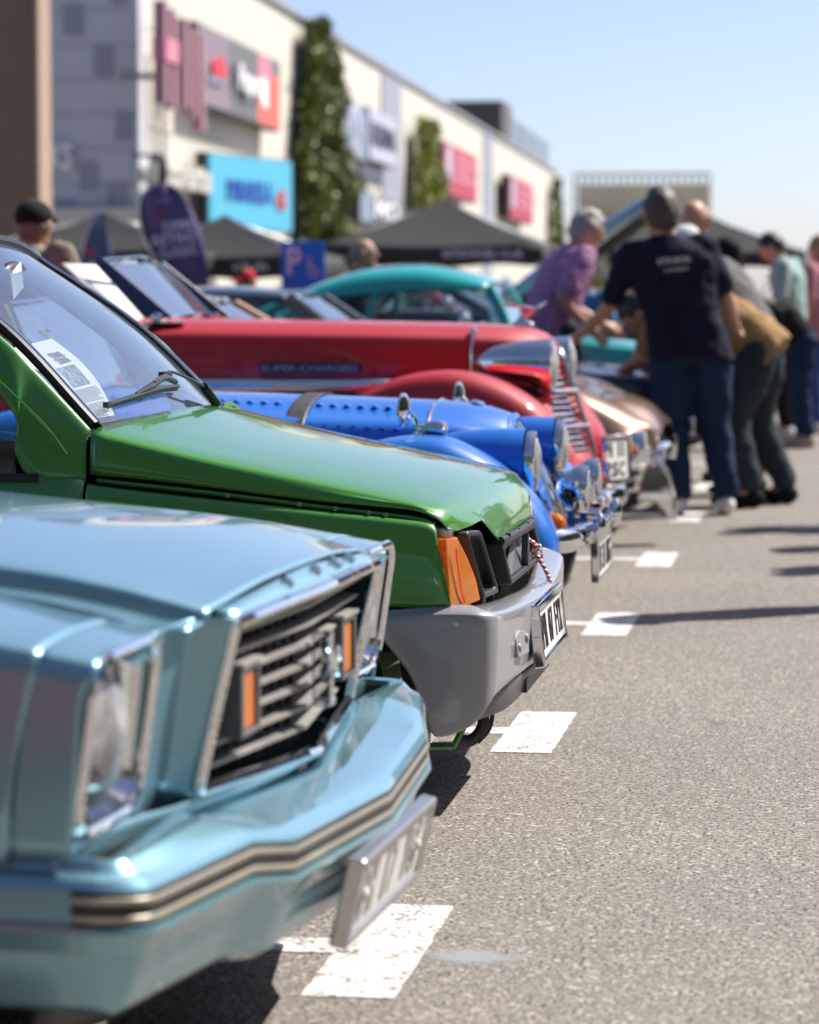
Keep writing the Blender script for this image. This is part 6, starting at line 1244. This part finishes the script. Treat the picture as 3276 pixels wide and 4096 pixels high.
# mint t-shirt, looking down at a phone
person('person', (-.40, 24.3, 0), R(75), 'dark haired man in mint t-shirt looking down, white trainers', dict(pelvis=(0, -.02, .94), chest=(0, .0, 1.27), neck=(0, .06, 1.46), head=(0, .14, 1.58), look=(0, .8, -.65), elL=(-.25, .0, 1.14), elR=(.25, -.02, 1.14), wrL=(-.14, .26, 1.08), wrR=(.22, .1, .9)), 'mint', 'black', 'white', 'dark', SKIN, 'short', 1.0)
person('person', (-.13, 25.2, 0), R(60), 'woman with long fair hair at the right edge of the crowd', dict(), 'pink', 'skirt', 'white', 'fair', SKIN, 'long', .98)
person('person', (-.26, 22.6, 0), R(100), 'long haired person in black bending near the white trainers', dict(pelvis=(0, -.04, .84), chest=(0, .14, 1.08), neck=(0, .28, 1.16), head=(0, .38, 1.18), look=(0, .6, -.8), shL=(-.17, .24, 1.12), shR=(.17, .24, 1.12), elL=(-.2, .3, .88), elR=(.2, .3, .88), wrL=(-.12, .46, .76), wrR=(.12, .46, .76)), 'black', 'denim', 'beige', 'dark', SKIN, 'long', .92)
person('person', (-1.95, 23.0, 0), R(150), 'dark haired youth in pale blue shirt between the raised hood and the crowd', dict(look=(-.2, 1, -.3)), 'blue', 'denim', 'black', 'dark', SKIN, 'short', .82)
person('person', (-1.72, 23.4, 0), R(190), 'child in a black top behind the teal car', dict(), 'black', 'denim', 'black', 'dark', SKIN, 'short', .74)
person('person', (-3.72, 13.15, 0), R(-25), 'man in taupe jacket and dark cap, back turned, at the left edge', dict(look=(-.2, 1, -.1), head=(.0, .04, 1.645), neck=(0, 0, 1.53), shL=(-.24, 0, 1.48), shR=(.24, 0, 1.48), chest=(0, 0, 1.32), elL=(-.33, -.02, 1.18), elR=(.33, -.02, 1.18)), 'taupe', 'denim', 'black', 'stubble', SKIN, 'short', .895, cap='black', sleeve='long', belly=1.25, wid=1.4)
person('person', (-3.36, 20.4, 0), R(-75), 'man with shaved head beside the blue parking sign', dict(look=(.1, 1, 0)), 'black', 'denim', 'black', 'stubble', SKIN2, 'ring', .91)
person('person', (-4.62, 22.6, 0), R(140), 'child in red cap and orange top below the purple flag', dict(look=(0, 1, -.2)), 'orange', 'denim', 'black', 'dark', SKIN, 'short', .80, cap='red')
person('person', (-2.75, 30.0, 0), R(200), 'person with dark hair under the large tent', dict(), 'black', 'denim', 'black', 'dark', SKIN, 'short', .96)
# onlookers standing just outside the frame; their shadows fall into the picture
for x, y, a, lab, sh, tr in ((.42, 10.95, 200, 'onlooker in beige shirt nearest the camera, outside the right edge', 'beige', 'denim'), (.68, 14.95, 150, 'onlooker in white shirt outside the right edge by the fifth mark', 'white', 'greyjean'), (.98, 12.85, 170, 'onlooker in blue shirt outside the right edge by the fourth mark', 'blue', 'black'), (.95, 13.95, 190, 'onlooker in grey shirt outside the right edge behind the blue one', 'grey', 'denim')):
    person('person', (x, y, 0), R(a), lab, dict(), sh, tr, 'black', 'dark', SKIN, 'short', 1.0)
person('person', (.12, 27.5, 0), R(120), 'woman with dark hair in white top at the far right', dict(), 'white', 'denim', 'white', 'dark', SKIN, 'long', .96)
# ------------------------------------------------------------------ tents, flags, parking sign
def tent(name, loc, half, eave, peak, val, label, text=None, rz=0.0):
    o = empty(name, loc, rz, label=label, cat='tent')
    c = [(-half, -half), (half, -half), (half, half), (-half, half)]
    rows = []
    for t in (0, .2, .5, .8, .96, 1.0):
        k = 1 - t; z = eave + (peak - eave) * (t ** .92) - .06 * math.sin(math.pi * t); row = []
        for i in range(4):
            a, b = Vector(c[i]), Vector(c[(i + 1) % 4])
            for s in (0, .17, .33, .5, .67, .83):
                p = a.lerp(b, s) * max(k, .012); row.append((p.x, p.y, z - .05 * k * math.sin(math.pi * s)))
        rows.append(row)
    ob('canopy', gsurf(rows, 3, 1, closed_v=True), M['tent'], o, ang=30, solid=.004)
    for i in range(4):
        a, b = Vector(c[i]), Vector(c[(i + 1) % 4]); P = [a.lerp(b, s / 12) for s in range(13)]
        n_ = Vector((b - a).normalized()); out = Vector((n_.y, -n_.x)) * .01
        ob('valance', gsurf([[(p.x + out.x, p.y + out.y, eave - .05 * math.sin(math.pi * s / 12)) for s, p in enumerate(P)], [(p.x + out.x * 2 + .02 * math.sin(s * 2.1), p.y + out.y * 2 + .02 * math.cos(s * 1.7), eave - val - .02 * math.sin(s * 1.3)) for s, p in enumerate(P)]], 3, 1), M['tent'], o, solid=.003)
        ob('leg', gbox((a.x * .985, a.y * .985, (eave - .02) / 2), (.05, .05, eave - .02)), M['satin'], o, False)
        ob('roof_pole', gtube([(a.x * .98, a.y * .98, eave - .03), (0, 0, peak - .04)], .016, 6), M['satin'], o)
    if text:
        for (t, w, h, y, col) in text: ob('lettering', gtext(t, (y, -half - .035, eave - val * .52), (1, 0, 0), (0, 0, 1), h, w, .004, bold=.01), M[col], o, False)
    return o
tent('canopy_tent', (-5.6, 41.5, 0), 1.55, 1.93, 2.62, .24, 'large black canopy tent right of the parking sign', (('RETROMOBIL CLUB', 1.1, .10, .75, 'text_lilac'),))
tent('canopy_tent', (-8.3, 32.5, 0), 1.35, 1.72, 2.16, .25, 'black canopy tent behind the navy feather flag')
tent('canopy_tent', (-7.05, 33.2, 0), 1.2, 1.66, 2.14, .24, 'black canopy tent behind the purple feather flag', (('retromobil', .5, .09, -.25, 'sign_bone'), ('club', .4, .09, .55, 'sign_bone')))
tent('canopy_tent', (-2.0, 46.5, 0), 1.5, 1.93, 2.50, .22, 'farthest black canopy tent behind the crowd')
def flag(loc, pts, mat, label, lean, rows_t, pole_h, off=0.0):
    o = empty('feather_flag', loc, 0, label=label, cat='flag')
    n = len(pts); 
    g = gsurf([[(a + (b - a) * s, .05 * math.sin(z * 5 + s * 4) * (1 if 0 < s < 1 else .3) + off, z) for s in (0, .25, .5, .75, 1)] for a, b, z in pts], 4, 3)
    ob('banner', g, M[mat], o, solid=.003)
    ob('pole', gtube([(pts[0][0] - .02, off, 0), (pts[0][0] - .03, off, pts[0][2])] + [(a - .012, off, z) for a, b, z in pts[1:]], .012, 8, 2), M['satin'], o)
    ob('ground_stake', gbox((pts[0][0] - .02, off, .02), (.5, .5, .04)), M['black_plastic'], o, False, bev=.01)
    for t, x, z, w, h, col, tilt in rows_t:
        ob('lettering', gtext(t, (x, off - .065, z), (math.cos(tilt), 0, math.sin(tilt)), (-math.sin(tilt), 0, math.cos(tilt)), h, w, .003, bold=.015), M[col], o, False)
    return o
# purple banner: wide rounded head, narrowing and leaning towards its foot
flag((-5.05, 22, 0), [(-.02, .23, .55), (-.04, .24, .95), (-.06, .25, 1.2), (-.145, .235, 1.42), (-.25, .20, 1.62), (-.285, .14, 1.78), (-.275, .06, 1.92), (-.20, -.01, 2.0), (-.14, -.06, 2.03)], 'flag_purple', 'tall purple feather flag with pale lettering behind the red tourer', 0,
     (('DRIVE', .03, 1.71, .24, .075, 'text_lilac', .12), ('RETRO', -.01, 1.61, .34, .08, 'text_lilac', .12), ('CLASSIC', 0.02, 1.51, .30, .075, 'text_lilac', .12), ('club', -.12, 1.815, .13, .035, 'crimson', .1), ('ROMANIA', -.10, 1.90, .14, .03, 'flag_lilac', .1)), 2.0)
flag((-7.75, 30, 0), [(-.16, .14, .55), (-.18, .17, 1.0), (-.19, .18, 1.35), (-.17, .17, 1.6), (-.10, .12, 1.85), (-.03, .07, 2.02), (.0, .04, 2.09)], 'flag_navy', 'narrow navy feather flag with a red mark on the left', 0,
     (('CLUB', .0, 1.52, .2, .07, 'sign_white', .1), ('AUTO', .0, 1.43, .22, .07, 'sign_white', .1), ('RO', -.06, 1.66, .12, .08, 'sign_red', 0)), 2.1)
pk = empty('parking_sign', (-4.43, 24, 0), R(4), label='blue disabled parking sign on a post behind the teal car', cat='sign')
ob('plate', gbox((0, 0, 1.42), (.37, .015, .42)), M['p_blue_sign'], pk, False, bev=.02)
ob('letter_p', gtext('P', (-.075, -.012, 1.47), (1, 0, 0), (0, 0, 1), .24, .12, .004, bold=.03), M['text_lilac'], pk, False)
wc = [gtube([(.055, -.014, 1.475), (.055, -.014, 1.42), (.10, -.014, 1.415), (.125, -.014, 1.36)], .008, 6), gell((.055, -.014, 1.495), (.013, .004, .013), 10, 6), gtube([(.085 + .04 * math.cos(a), -.014, 1.385 + .04 * math.sin(a)) for a in [R(t) for t in range(130, 350, 20)]], .006, 6)]
for k, g in enumerate(wc): ob('wheelchair_symbol', g, M['text_lilac'], pk)
ob('post', gcyl((0, .03, 0), (0, .03, 1.66), .03, .03, 14), M['satin'], pk)
# green shrubs glimpsed under the tent
for i, (x, y) in enumerate(((-4.0, 44.2), (-3.3, 52.0))):
    o = empty('shrub', (x, y, 0), 0, label=['bright green shrub glimpsed under the large tent', 'green shrub behind the raised hood'][i], cat='shrub')
    leaf_mass('foliage', lambda: Vector((random.gauss(0, .32), random.gauss(0, .3), abs(random.gauss(.9, .35)))), .10, M['bush'], o, 1500)
    ob('stem', gtube([(0, 0, 0), (.05, 0, .5), (0, .05, .9)], [.03, .02, .01], 6, 3), M['bark'], o)
